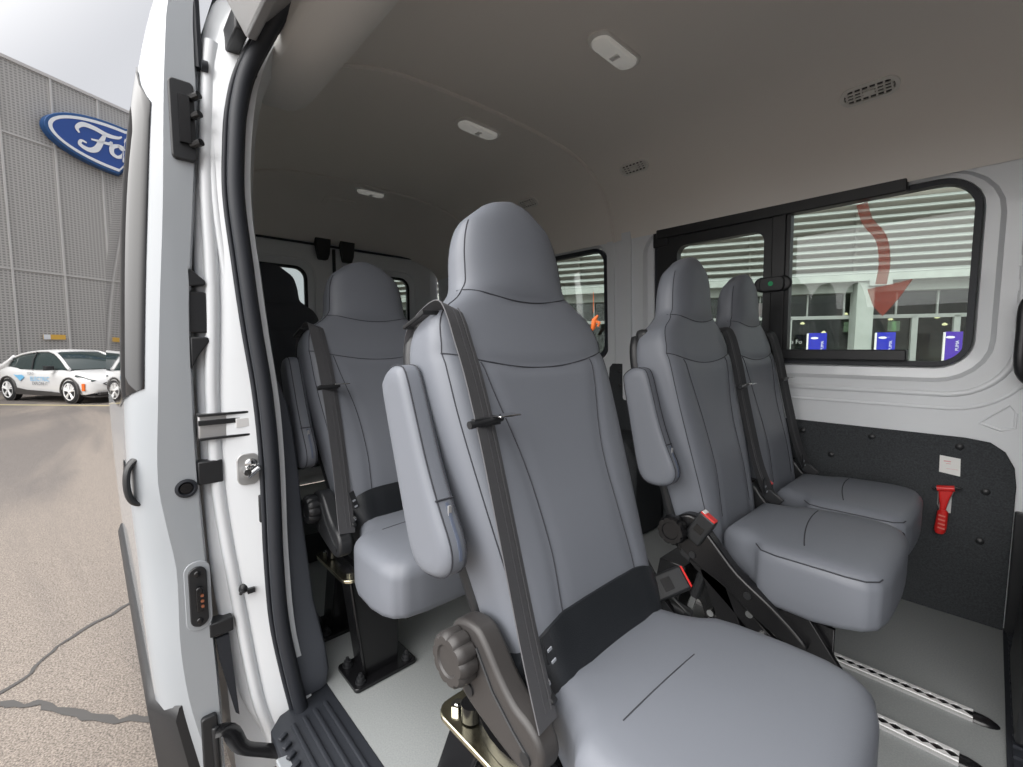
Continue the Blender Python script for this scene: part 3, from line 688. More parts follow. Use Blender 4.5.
# slate C pillar trim
m=MB(); rg=[]
for z,x0,x1,y in((-.005,-1.32,-1.225,.425),(.05,-1.32,-1.215,.43),(.12,-1.33,-1.225,.425),(.25,-1.36,-1.245,.405),(.45,-1.40,-1.262,.392),(.60,-1.43,-1.275,.388),(.72,-1.45,-1.285,.380),(.80,-1.45,-1.30,.372),(.86,-1.45,-1.33,.36)):
    rg.append([V((x0,.33,z)),V((x1,.33,z)),V((x1,y-.02,z)),V((x1-.008,y,z)),V((x0,y,z))])
m.loft(rg); st(m,'trim_7',M['ctrim'],bevel=.006)
m=MB(); rg=[]
for z,y in((.84,.325),(1.0,.305),(1.2,.290),(1.4,.290),(1.53,.300)):
    rg.append([V((-1.40,.25,z)),V((-1.245,.25,z)),V((-1.245,y-.03,z)),V((-1.255,y-.015,z)),V((-1.40,y,z))])
m.loft(rg); st(m,'trim_8',M['paintin'],bevel=.004)
# ---- rear wall and rear doors
def WX(u,v,t): return V((XR+t,u,v))
m=MB(); hA=rrect(.58,.93,1.07,1.50,.08); hB=rrect(1.43,.93,1.85,1.50,.08)
m.prism([(.34,0),(2.17,0),(2.12,1.62),(1.9,1.86),(1.3,1.95),(.6,1.86),(.40,1.62)],WX,-.06,-.02,holes=[[(.48,.06),(.48,1.62),(.56,1.66),(1.98,1.66),(2.04,1.58),(2.06,.06)]]); st(m,'wall_rear',M['paintin'],smooth=0)
for i,(ya,yb,hh) in enumerate(((.49,1.247,hA),(1.253,2.05,hB))):
    m=MB(); m.prism([(ya,.06),(yb,.06),(yb,1.655),(ya,1.655 if i==0 else 1.655)],WX,-.05,0,holes=[hh])
    g=rrect(hh[0][0]-.08+.0,.93-.035,0,0,.01) if False else None
    d=m.build('door_%d'%(i+1),M['paintin'],kind='structure',bevel=.006)
    q=(hA,hB)[i]; xs_=[p[0] for p in q]; ys_=[p[1] for p in q]
    big=rrect(min(xs_)-.045,min(ys_)-.045,max(xs_)+.045,max(ys_)+.045,.11)
    m=MB(); m.loft([[WX(u,v,.012) for u,v in big],[WX(u,v,0) for u,v in q]],cap=False); m.tube([WX(u,v,.010) for u,v in big+[big[0]]],.008,6); m.build('pressed_surround',M['paintin'],d,smooth=50)
    m=MB(); m.prism(rrect(min(xs_)+0,min(ys_)+0,max(xs_)-0,max(ys_)-0,.08),WX,-.03,-.005,holes=[rrect(min(xs_)+.018,min(ys_)+.018,max(xs_)-.018,max(ys_)-.018,.065)]); m.build('window_seal',M['rubber'],d)
    m=MB(); m.prism(rrect(min(xs_)+.01,min(ys_)+.01,max(xs_)-.01,max(ys_)-.01,.07),WX,-.022,-.018); m.build('glass_pane',M['glass'],d)
    m=MB(); m.prism(rrect(ya+.06,.12,yb-.06,.80,.04),WX,.001,.014); m.build('door_lining',M['carpet'],d,bevel=.004)
    yc=1.165 if i==0 else 1.335
    m=MB(); m.prism([(yc-.055,1.70),(yc+.055,1.70),(yc+.045,1.60),(yc+.03,1.555),(yc-.03,1.555),(yc-.04,1.60)],WX,.003,.05); m.build('latch_cover',M['black'],d,bevel=.008)
m=MB(); m.tube([WX(1.25,z,.006) for z in(.06,1.0,1.64)],.012,8); m.tube([V((XR+.012,p.y,min(p.z,1.66))) for p in [WX(.5,1.655,0),WX(2.05,1.655,0)]],.008,6); st(m,'trim_9',M['rubber'])
# ---- ceiling lamps and vents
def ceil_n(y):
    e=.01; dz=(cz(y+e)-cz(y-e))/(2*e); return V((0,dz,-1)).normalized()
def dome(x,y,label,sc_=1.0):
    z=cz(y); t=thing('dome_lamp',label,'lamp',(x,y,z),'ceiling lamps')
    nn=ceil_n(y); a=V((0,1,0)) ; a=(a-nn*a.dot(nn)).normalized(); b=V((1,0,0))
    c=V((x,y,z)); L=.105*sc_; Wd=.034*sc_
    m=MB(); rg=[]
    for k,h in((1.12,-.002),(1.12,.006),(1.02,.011),(.98,.008)):
        rg.append([c+a*u*k+b*v*(k+.08)+nn*h for u,v in rrect(-L,-Wd,L,Wd,Wd*.98,8)])
    m.loft(rg); m.build('bezel',M['white' if sc_<.9 else 'trimlight'],t,smooth=40)
    m=MB(); rg=[]
    for k,h in((.97,.006),(.95,.016),(.85,.022),(.4,.024)):
        rg.append([c+a*u*k+b*v*k+nn*h for u,v in rrect(-L,-Wd,L,Wd,Wd*.98,8)])
    m.loft(rg); m.build('lens',M['lens'],t,smooth=40)
    m=MB(); m.box(c+nn*.024,(.03,.02,.008)); m.build('switch',M['white'],t,bevel=.002)
dome(-.895,1.285,'largest white ceiling lamp, at the top of the view')
dome(-1.60,1.28,'middle white ceiling lamp, between the near lamp and the rear one')
dome(-2.68,1.29,'small rear ceiling lamp nearest the back doors',.85)
# rear unlit marker panel
m=MB(); 
nn=ceil_n(1.20); rr_=[crow(-2.86)[23]]
m.prism(rrect(-.045,-.10,.045,.10,.02),lambda u,v,t:V((-2.88+u,1.17+v,0))+V((0,0,crow(-2.88+u)[24].z-.004+t)),-.004,.004)
m.prism(rrect(-.025,-.075,.025,.075,.01),lambda u,v,t:V((-2.88+u,1.17+v,0))+V((0,0,crow(-2.88+u)[24].z-.010+t)),-.002,.002)
setp(m.build('ceiling_panel',M['liner'],smooth=0),'flat recessed panel in the headliner near the back doors','panel')
def vent(x0,x1,y,label):
    z=cz(y); c=V(((x0+x1)/2,y,z)); t=thing('ceiling_vent',label,'vent',c,'headliner air vents')
    nn=ceil_n(y); a=V((1,0,0)); b=nn.cross(a).normalized(); L=(x1-x0)/2; Wd=.033
    m=MB(); fn=lambda u,v,tt:c+a*u+b*v+nn*tt
    m.prism(rrect(-L,-Wd,L,Wd,Wd*.98,8),fn,-.004,.008,holes=[rrect(-L+.012,-Wd+.010,L-.012,Wd-.010,Wd*.65,8)]); m.build('bezel',M['trimlight'],t,bevel=.003)
    m=MB(); m.prism(rrect(-L+.01,-Wd+.008,L-.01,Wd-.008,Wd*.7,8),fn,.0012,.002); m.build('duct_mouth',M['plastic'],t)
    m=MB()
    k=8
    for i in range(1,k): 
        u=-L+2*L*i/k; m.box(fn(u,0,.005),(.005,.044,.006) if True else 0,Matrix((a,b,nn)).transposed())
    for v in(-.011,.0,.011): m.box(fn(0,v,.005),(2*L-.03,.004,.006),Matrix((a,b,nn)).transposed())
    m.box(fn(.0,0,.008),(.03,.014,.006),Matrix((a,b,nn)).transposed())
    m.build('grille',M['trimlight'],t)
vent(-.415,-.255,1.945,'oval air vent in the headliner nearest the camera, above the window')
vent(-1.30,-1.15,1.935,'smaller air vent above the sliding window pane')
vent(-2.02,-1.87,1.935,'air vent in the headliner half hidden behind the nearest headrest')
# ---- seat tracks in the floor
def track(y,x0,x1,label,capend=True):
    t=thing('floor_track',label,'seat track',(x1,y,0),'aluminium seat tracks')
    m=MB(); m.prism([(-.021,0),(.021,0),(.021,.006),(.016,.009),(-.016,.009),(-.021,.006)],lambda u,v,tt:V((tt,y+u,v)),x0,x1); m.build('rail_base',M['steel'],t,smooth=0)
    m=MB()
    n=int((x1-x0)/.025)
    pts1=[];pts2=[]
    for i in range(n*4+1):
        x=x0+i*.025/4; w=.0075-.0045*math.cos(2*pi*(x-x0)/.025)
        pts1.append((x,w))
    # two scalloped lips left and right of the slot
    m.prism([(x,w) for x,w in pts1]+[(x1,.0175),(x0,.0175)],lambda u,v,tt:V((u,y+v,tt)),.009,.0125)
    m.prism([(x,-w) for x,w in pts1]+[(x1,-.0175),(x0,-.0175)],lambda u,v,tt:V((u,y+v,tt)),.009,.0125)
    m.build('scalloped_lip',M['alu'],t,smooth=0)
    m=MB(); m.box(((x0+x1)/2,y+.001,.0094),(x1-x0,.015,.001)); m.build('slot',M['satin'],t)
    if capend:
        m=MB(); rg=[]
        for k,(dx,w,h) in enumerate(((0,.022,.014),(.015,.022,.014),(.03,.018,.012),(.042,.011,.008),(.048,.003,.004))): rg.append([V((x1+dx,y+w*math.cos(q),.0005+h*max(0,math.sin(q)))) for q in [pi*j/10 for j in range(11)]])
        m.loft(rg); m.build('end_cap',M['satin'],t,smooth=50)
track(1.603,-2.6,.018,'aluminium seat track in the floor ending in a black cap, beside the window pair')
track(1.405,-2.6,.0,'aluminium seat track in the floor nearer the aisle, second from the wall')
# ---- emergency hammer and sticker
t=thing('emergency_hammer','red emergency hammer clipped to the dark side panel','hammer',(-.083,2.15,.46))
yh=lambda z: wy(z)-.034
m=MB(); m.tube([(-.108,yh(.458),.459),(-.064,yh(.46),.467)],.0105,12); m.tube([(-.100,yh(.44),.455),(-.098,yh(.43),.43),(-.094,yh(.42),.40),(-.094,yh(.38),.385)],.004,8); m.tube([(-.070,yh(.44),.458),(-.078,yh(.43),.43),(-.084,yh(.42),.40),(-.086,yh(.38),.385)],.004,8)
m.prism([(-.102,.452),(-.068,.458),(-.083,.405),(-.085,.38),(-.096,.38),(-.096,.41)],lambda u,v,tt:V((u,yh(v)+tt,v)),-.003,.003); m.build('hammer_head',M['red'],t,smooth=40)
m=MB(); rg=[]
for z,w in((.385,.008),(.378,.014),(.35,.015),(.32,.016),(.305,.015),(.298,.010)): rg.append([V((-.091+(z-.34)*.06+w*math.cos(q),yh(z)+.010*math.sin(q),z)) for q in [2*pi*j/14 for j in range(14)]])
m.loft(rg); hg=m.build('grip',M['red'],t,smooth=40)
m=MB()
for z in(.365,.350,.335,.320): m.box((-.090,yh(z)-.009,z),(.018,.004,.005),Matrix.Rotation(.15,3,'Y'))
many(m,'grip_rib',mat('pale_red',(.75,.2,.16),.4),hg)
m=MB(); m.lathe([(.008,0),(.006,.006),(.001,.016)],(-.108,yh(.458),.459),(-1,0,-.15),12); m.lathe([(.009,0),(.006,.008),(.001,.02)],(-.064,yh(.46),.467),(1,0,.15),12); many(m,'steel_tip',M['chrome'],t)
m=MB(); m.tube([(-.104,yh(.45)+.012,.455),(-.104,yh(.42)+.012,.40),(-.098,yh(.40)+.012,.385)],.002,6); m.tube([(-.066,yh(.45)+.012,.458),(-.080,yh(.42)+.012,.40),(-.084,yh(.40)+.012,.385)],.002,6); m.box((-.085,wy(.43)-.017,.42),(.03,.010,.09)); m.build('mount_clip',M['steel'],t)
m=MB(); m.prism([(-.108,.575),(-.056,.570),(-.054,.508),(-.107,.515)],lambda u,v,tt:V((u,wy(v)-.0135+tt,v)),0,.001); t=m.build('instruction_card',M['white'],smooth=0); setp(t,'small white instruction card above the red hammer','sticker')
m=MB(); m.box((-.088,wy(.555)-.0142,.556),(.018,.0006,.004)); m.box((-.085,wy(.548)-.0142,.548),(.012,.0006,.002)); m.box((-.075,wy(.53)-.0142,.53),(.03,.0006,.001)); m.build('card_print',mat('faded_pink',(.7,.4,.42),.6),t)
# grab handle and seat base at the cab edge
m=MB(); m.tube(spl([(.10,2.10,1.10),(.062,2.05,1.085),(.058,2.04,1.0),(.062,2.04,.88),(.10,2.10,.84)],5),1,10,sq=(.016,.02)); setp(m.build('grab_handle',M['black'],smooth=50),'black grab handle on the pillar at the right edge','handle')
t=thing('driver_seat','dark driver seat base at the right edge of the view','seat',(.35,1.75,0))
m=MB(); m.prism([(.085,.02),(.72,.02),(.68,.30),(.10,.30)],lambda u,v,tt:V((u,tt,v)),1.53,1.97); m.build('seat_box',M['black'],t,bevel=.01)
m=MB(); m.prism(rrect(.10,1.50,.66,2.0,.06),lambda u,v,tt:V((u,v,tt)),.31,.42); m.build('seat_cushion',M['vinyl_dark'],t,bevel=.03,seg=4)
m=MB(); rg=[]
for z,x,hw,th in((.42,.20,.22,.06),(.7,.19,.235,.065),(.95,.165,.22,.06),(1.05,.155,.17,.05),(1.10,.15,.12,.05),(1.12,.15,.13,.05),(1.28,.14,.12,.045),(1.32,.14,.09,.03)): rg.append([V((x+.06+th*math.copysign(abs(math.cos(q))**.5,math.cos(q)),1.75+hw*math.copysign(abs(math.sin(q))**.5,math.sin(q)),z)) for q in [2*pi*j/24 for j in range(24)]])
m.loft(rg); m.build('backrest',M['vinyl_dark'],t,smooth=60)
#=DOOR=
# ------------------------------------------------------------ sliding door, slid back
FO=[(-.35,.19),(-.08,.147),(.10,.115),(.25,.103),(.44,.104),(.54,.092),(.65,.081),(.83,.090),(1.05,.104),(1.27,.120),(1.49,.132),(1.60,.140),(1.70,.150),(1.86,.19),(1.95,.27)]
RO=[(-.35,.10),(-.16,.060),(.25,.032),(.73,.020),(1.0,.028),(1.31,.048),(1.54,.082),(1.70,.118),(1.80,.152),(1.95,.22)]
FI=[(-.35,.19),(-.1,.178),(.08,.177),(.34,.168),(.64,.158),(.83,.157),(1.06,.162),(1.29,.180),(1.51,.196),(1.6,.197),(1.72,.202),(1.86,.235),(1.95,.275)]
door=thing('sliding_door','open white sliding door slid back along the side, black handle','door',(-1.25,.1,GZ+.35))
def yo(x,z):
    k=min(1,max(0,(-1.25-x)/.09)); a=smoothl(FO,z); e=smoothl(RO,z)
    q=min(1,max(0,(-1.25-x)/1.25)); tgt=e+(a-e)*.22*(1-q)
    return a+(tgt-a)*(1-(1-k)**2)
def yin(z): return smoothl(FI,z)
zs=[-.33+.0407*i for i in range(56)]
xs=[-1.25,-1.262,-1.28,-1.30,-1.33,-1.36,-1.5,-1.7,-1.9,-2.1,-2.3,-2.5,-2.54]
def wtop(x): return lerp([(-2.55,1.62),(-1.36,1.56)],x)
m=MB(); rg=[]
for z in zs:
    rg.append([V((x,yo(x,z),z)) for x in xs]+[V((-2.54,yin(z)-.02,z)),V((-1.6,yin(z)-.005,z)),V((-1.262,yin(z),z)),V((-1.25,yin(z)-.006,z))])
m.loft(rg); m.build('door_shell',M['paint'],door,smooth=28)
# dark glass panel following the skin
m=MB(); x0,x1=-1.270,-2.50
zb=lambda x:lerp([(-2.5,.78),(-1.5,.80),(-1.34,.83),(-1.270,.86)],x); zt=lambda x:lerp([(-2.5,1.60),(-1.5,1.62),(-1.34,1.58),(-1.270,1.48)],x)
cols=[]
for i in range(25):
    x=x0+(x1-x0)*(i/24)**1.5
    cols.append([V((x,yo(x,zb(x)+(zt(x)-zb(x))*k/16)-.004,zb(x)+(zt(x)-zb(x))*k/16)) for k in range(17)])
m.loft([c+[p+V((0,.003,0)) for p in c[::-1]] for c in cols]); gl=m.build('privacy_glass',M['privacy'],door,smooth=60)
# side moulding
m=MB(); cols=[]
for i in range(16):
    x=-1.262-(2.53-1.262)*i/15; zt_=.10+.15*i/15*.6
    c=[V((x,yo(x,z)-t_,z)) for z,t_ in((-.30,.002),(-.28,.016),(-.10,.020),(zt_-.03,.018),(zt_,.006),(zt_+.004,-.004))]; cols.append(c+[p+V((0,.02,0)) for p in c[::-1]])
m.loft(cols); m.build('side_moulding',M['black'],door,smooth=50)
# handle
m=MB(); hy=yo(-1.42,.64)
m.tube(spl([(-1.31,.080,.695),(-1.305,.048,.698),(-1.30,.032,.675),(-1.30,.030,.630),(-1.305,.042,.600),(-1.31,.080,.595)],5),1,12,sq=(.007,.016),up=(1,0,0)); m.build('handle',M['black'],door,smooth=50)
m=MB(); m.lathe([(.035,-.002),(.04,.003),(.03,.004),(.002,.002)],(-1.42,hy,.64),(0,-1,0),20); m.build('handle_cup',M['satin'],door)
# front edge fittings
FX=lambda y,z,t:V((-1.25+t,y,z))
m=MB(); m.prism(rrect(.140,1.365,.186,1.535,.010),lambda u,v,t:V((-1.25+t,u,v)),-.002,.010); la=m.build('upper_latch',M['black'],door,bevel=.003)
m=MB(); m.box((-1.236,.165,1.45),(.012,.02,.10)); 
for z in(1.40,1.46,1.50): m.cyl((-1.24,.178,z),(-1.22,.192,z+.005),.008,10)
m.build('latch_claw',M['satin'],la)
m=MB(); m.lathe([(.020,0),(.022,.004),(.016,.006),(.013,-.0)],(-1.25,.131,.627),(1,0,0),24); m.build('buffer_ring',M['rubber'],door,smooth=40)
m=MB(); m.lathe([(.013,0),(.012,.0045),(.001,.0046)],(-1.25,.131,.627),(1,0,0),24); m.build('buffer_hole',M['satin'],door)
m=MB(); m.prism(rrect(.116,.278,.168,.448,.024),lambda u,v,t:V((-1.25+t,u,v)),-.001,.002); m.build('contact_recess',M['paint'],door,bevel=.002)
m=MB(); m.prism(rrect(.124,.290,.160,.436,.018),lambda u,v,t:V((-1.25+t,u,v)),.001,.008); cb=m.build('contact_block',M['black'],door,bevel=.003)
m=MB(); m.prism(rrect(.136,.33,.150,.39,.006),lambda u,v,t:V((-1.25+t,u,v)),.008,.020); 
for z in(.305,.42): m.lathe([(.008,0),(.007,.004),(.001,.005)],(-1.242,.142,z),(1,0,0),10)
m.build('contact_housing',M['satin'],cb,bevel=.002)
m=MB()
for z in(.345,.358,.371): m.cyl((-1.230,.147,z),(-1.226,.147,z),.0035,8)
many(m,'contact_pin',mat('copper',(.75,.3,.18),.3,metal=1),cb)
# top roller bits, inner edge blocks
m=MB(); 
m.tube([(-1.262,.198,1.75),(-1.262,.199,1.58)],1,8,sq=(.010,.012)); m.lathe([(.012,0),(.012,.012)],(-1.25,.204,1.585),(0,1,0),12); m.build('edge_strip',M['rubber'],door,smooth=40)
m=MB(); m.prism([(.155,1.20),(.162,1.13),(.190,1.105),(.190,1.095),(.155,1.09)],lambda u,v,t:V((t,u,v)),-1.29,-1.25)
m.prism(rrect(.150,.985,.190,1.08,.004),lambda u,v,t:V((t,u,v)),-1.30,-1.255)
m.prism([(.155,.975),(.190,.975),(.192,.965),(.168,.93),(.155,.90)],lambda u,v,t:V((t,u,v)),-1.29,-1.25); many(m,'edge_wedge',M['black'],door,bevel=.003)
m=MB(); m.box((-1.268,.180,.655),(.04,.05,.055)); m.box((-1.268,.185,.265),(.04,.05,.035)); many(m,'guide_block',M['black'],door,bevel=.003)
m=MB(); m.prism([(.172,.24),(.200,.24),(.213,.02),(.205,.03),(.178,.18)],lambda u,v,t:V((t,u,v)),-1.262,-1.25); m.build('lower_flap',M['rubber'],door)
m=MB(); m.prism(rrect(.132,-.12,.165,.06,.008),lambda u,v,t:V((-1.25+t,u,v)),-.001,.014); m.tube([(-1.235,.158,.03),(-1.235,.16,-.08)],.008,8); m.build('hinge_plate',M['black'],door,bevel=.003)
m=MB(); m.tube(spl([(-1.23,.160,.02),(-1.22,.185,.015),(-1.19,.205,-.02),(-1.17,.25,-.045),(-1.14,.31,-.07)],4),1,8,sq=(.022,.008),up=(0,0,1)); 
m.build('roller_arm',M['satin'],door,smooth=40)
m=MB(); m.lathe([(.014,0),(.016,.008),(.012,.016)],(-1.15,.30,-.075),(0,0,1),14); m.build('roller',M['chrome'],door)
# sill below the opening
m=MB(); m.prism([(.255,-.02),(.30,-.03),(.42,-.05),(.42,-.30),(.30,-.30),(.26,-.16)],lambda u,v,t:V((t,u,v)),-1.10,XF); st(m,'trim_10',M['paint'],bevel=.004)
m=MB(); m.prism([(.30,-.06),(2.15,-.06),(2.1,-.35),(.35,-.35)],lambda u,v,t:V((t,u,v)),XR,XF); st(m,'floor_underbody',M['satin'],smooth=0)
#=OUT=
# ------------------------------------------------------------ outside
m=MB(); m.add([(-90,-60,GZ),(60,-60,GZ),(60,90,GZ),(-90,90,GZ)],[(0,1,2,3)]); g=st(m,'ground',M['asphalt'],smooth=0)
def crack(pts,w):
    m=MB(); P=spl([V(p) for p in pts],6); Q=[p+V((random.uniform(-.012,.012),random.uniform(-.012,.012),0)) for p in P]
    k=[w*(.6+.8*random.random()) for _ in Q]
    L=[];R=[]
    for i,p in enumerate(Q):
        t=(Q[min(i+1,len(Q)-1)]-Q[max(i-1,0)]).normalized(); n_=V((-t.y,t.x,0)); L.append(p+n_*k[i]); R.append(p-n_*k[i])
    n=len(Q); m.add(L+R,[(i,i+1,n+i+1,n+i) for i in range(n-1)]); m.build('crack',M['crack'],g,smooth=0)
z=GZ+.004
crack([(-2.7,-1.0,z),(-3.085,-.43,z),(-3.397,-.245,z),(-3.69,.085,z),(-4.1,.5,z),(-4.3,1.2,z)],.010)
crack([(-3.2,-.6,z),(-2.996,-.42,z),(-2.872,-.286,z),(-2.588,-.084,z),(-2.394,.11,z),(-2.25,.4,z),(-2.15,.9,z)],.016)
crack([(-2.394,.11,z),(-2.3,.14,z),(-2.1,.30,z),(-1.9,.5,z)],.010)
m=MB(); a,b=W(-17.5,12.9,z),W(-9.5,12.4,z); d=(b-a).normalized(); n_=V((-d.y,d.x,0))*.09; m.add([a-n_,b-n_,b+n_,a+n_],[(0,1,2,3)]); m.build('bay_line',M['lidw'],g,smooth=0)
# left building: perforated cladding
B0=V((-18.96,16.5)); BD=V((.30,.954)).normalized()
def BW(s,h,t=0):   # s along wall, h height (z), t toward the camera side
    lat=B0.x+BD.x*s+BD.y*t; dep=B0.y+BD.y*s-BD.x*t; return W(lat,dep,h)
HT=11.65
bld=thing('clad_building','tall grey building clad in perforated metal behind the white car','building',BW(0,GZ))
RZ=math.atan2((BW(1,0)-BW(0,0)).y,(BW(1,0)-BW(0,0)).x)
def wall_local(name,mt,s0,s1,h0,h1,t0,t1,parent):
    # mesh in wall-aligned local axes so procedural pattern follows the wall
    m=MB(); m.box(((s0+s1)/2,(t0+t1)/2,(h0+h1)/2-GZ),(s1-s0,abs(t1-t0),h1-h0))
    o=m.build(name,mt,parent,smooth=0,rel=False); o.rotation_euler=(0,0,RZ); return o
sgn=1 if (BW(0,0,1)-BW(0,0,0)).dot(V((-math.sin(RZ),math.cos(RZ),0)))>0 else -1
wall_local('cladding',M['perf'],-14,13.5,GZ,HT,0,-3*sgn,bld)
m=MB()
s=.55-1.58*8
i=0
while s<13:
    m.box((s,.03*sgn,(HT-GZ)/2),(.06,.05,HT-GZ)); s+=1.58
for h in(4.6,9.6): m.box((-.25,.02*sgn,h),(27.4,.03,.04))
m.box((-.25,.03*sgn,HT-GZ),(27.4,.08,.12))
o=m.build('panel_joint',M['seamgrey'],bld,smooth=0,rel=False); o.rotation_euler=(0,0,RZ)
m=MB(); m.prism([(-.5,-.12),(.5,-.12),(.5,.12),(-.5,.12)],lambda u,v,t:BW(1.62+u*.7,1.39+v*.8,.06+t),0,.02)
o=m.build('wall_label',M['yellow'],smooth=0); setp(o,'small yellow and white label on the cladding above the white car','sign')
m=MB(); m.box((0,0,0),(.001,.001,.001)) if False else None
m.prism([(-.5,-.12),(-.2,-.12),(-.2,.12),(-.5,.12)],lambda u,v,t:BW(1.62+u*.7,1.39+v*.8,.085+t),0,.01); m.build('label_print',M['signwhite'],o,smooth=0)
# oval sign
SC=4.30; SH=9.64; a_,b_=2.65,1.06
t=thing('oval_sign','blue oval dealer sign with white script high on the grey building','sign',BW(SC,SH,.2))
def ell(k,off,n=72,da=0): return [(SC+(a_*k+da)*math.cos(2*pi*i/n),SH+(b_*k+da)*math.sin(2*pi*i/n)) for i in range(n)]
m=MB(); m.prism(ell(1,0),lambda u,v,t_:BW(u,v,t_),.10,.42); m.build('sign_body',M['blue_edge'],t,bevel=.03)
m=MB(); m.prism(ell(1,0,da=-.12),lambda u,v,t_:BW(u,v,t_),.40,.44,holes=[ell(1,0,da=-.24)]); m.build('white_ring',M['signwhite'],t)
m=MB(); m.prism(ell(1,0,da=-.24),lambda u,v,t_:BW(u,v,t_),.40,.43); m.build('sign_face',M['blue'],t)
def stroke(mb,pts,ws,scale=1.0):
    P=spl([V((p[0],p[1],0)) for p in pts],6); n=len(P); L=[];R=[]
    for i,p in enumerate(P):
        tt=(P[min(i+1,n-1)]-P[max(i-1,0)]).normalized(); nn_=V((-tt.y,tt.x,0)); w=lerp([(j/(len(ws)-1),ws[j]) for j in range(len(ws))],i/(n-1))
        L.append(p+nn_*w);R.append(p-nn_*w)
    vs=[BW(SC+q.x,SH+q.y,.455) for q in L+R]; mb.add(vs,[(i,i+1,n+i+1,n+i) for i in range(n-1)])
m=MB()
stroke(m,[(-1.55,.10),(-1.62,.28),(-1.40,.50),(-1.0,.52),(-.55,.44),(-.15,.50),(.02,.62)],[.03,.07,.09,.09,.09,.06,.02])
stroke(m,[(-.62,.44),(-.80,.05),(-.98,-.30),(-1.25,-.45),(-1.55,-.36),(-1.50,-.18),(-1.32,-.20)],[.05,.10,.11,.09,.07,.05,.03])
stroke(m,[(-1.15,.02),(-.85,.06),(-.50,.10),(-.40,.20),(-.42,.02)],[.03,.05,.06,.05,.02])
stroke(m,[(-.10,.18),(-.38,.02),(-.40,-.25),(-.18,-.33),(.06,-.12),(.04,.12),(-.12,.18),(-.05,.05),(.15,.02)],[.06,.09,.09,.06,.08,.08,.05,.04,.03])
stroke(m,[(.15,.02),(.30,.10),(.36,.20),(.30,-.05),(.22,-.32)],[.03,.05,.07,.09,.08])
stroke(m,[(.34,.0),(.50,.17),(.68,.16),(.70,.05)],[.04,.07,.09,.05])
stroke(m,[(1.22,.14),(.95,.12),(.82,-.12),(.92,-.32),(1.12,-.24),(1.26,.06)],[.06,.09,.09,.08,.06,.05])
stroke(m,[(1.50,.60),(1.36,.30),(1.24,-.05),(1.26,-.30),(1.42,-.30),(1.60,-.18)],[.05,.09,.10,.09,.06,.02])
m.build('script_lettering',M['signwhite'],t,smooth=0)
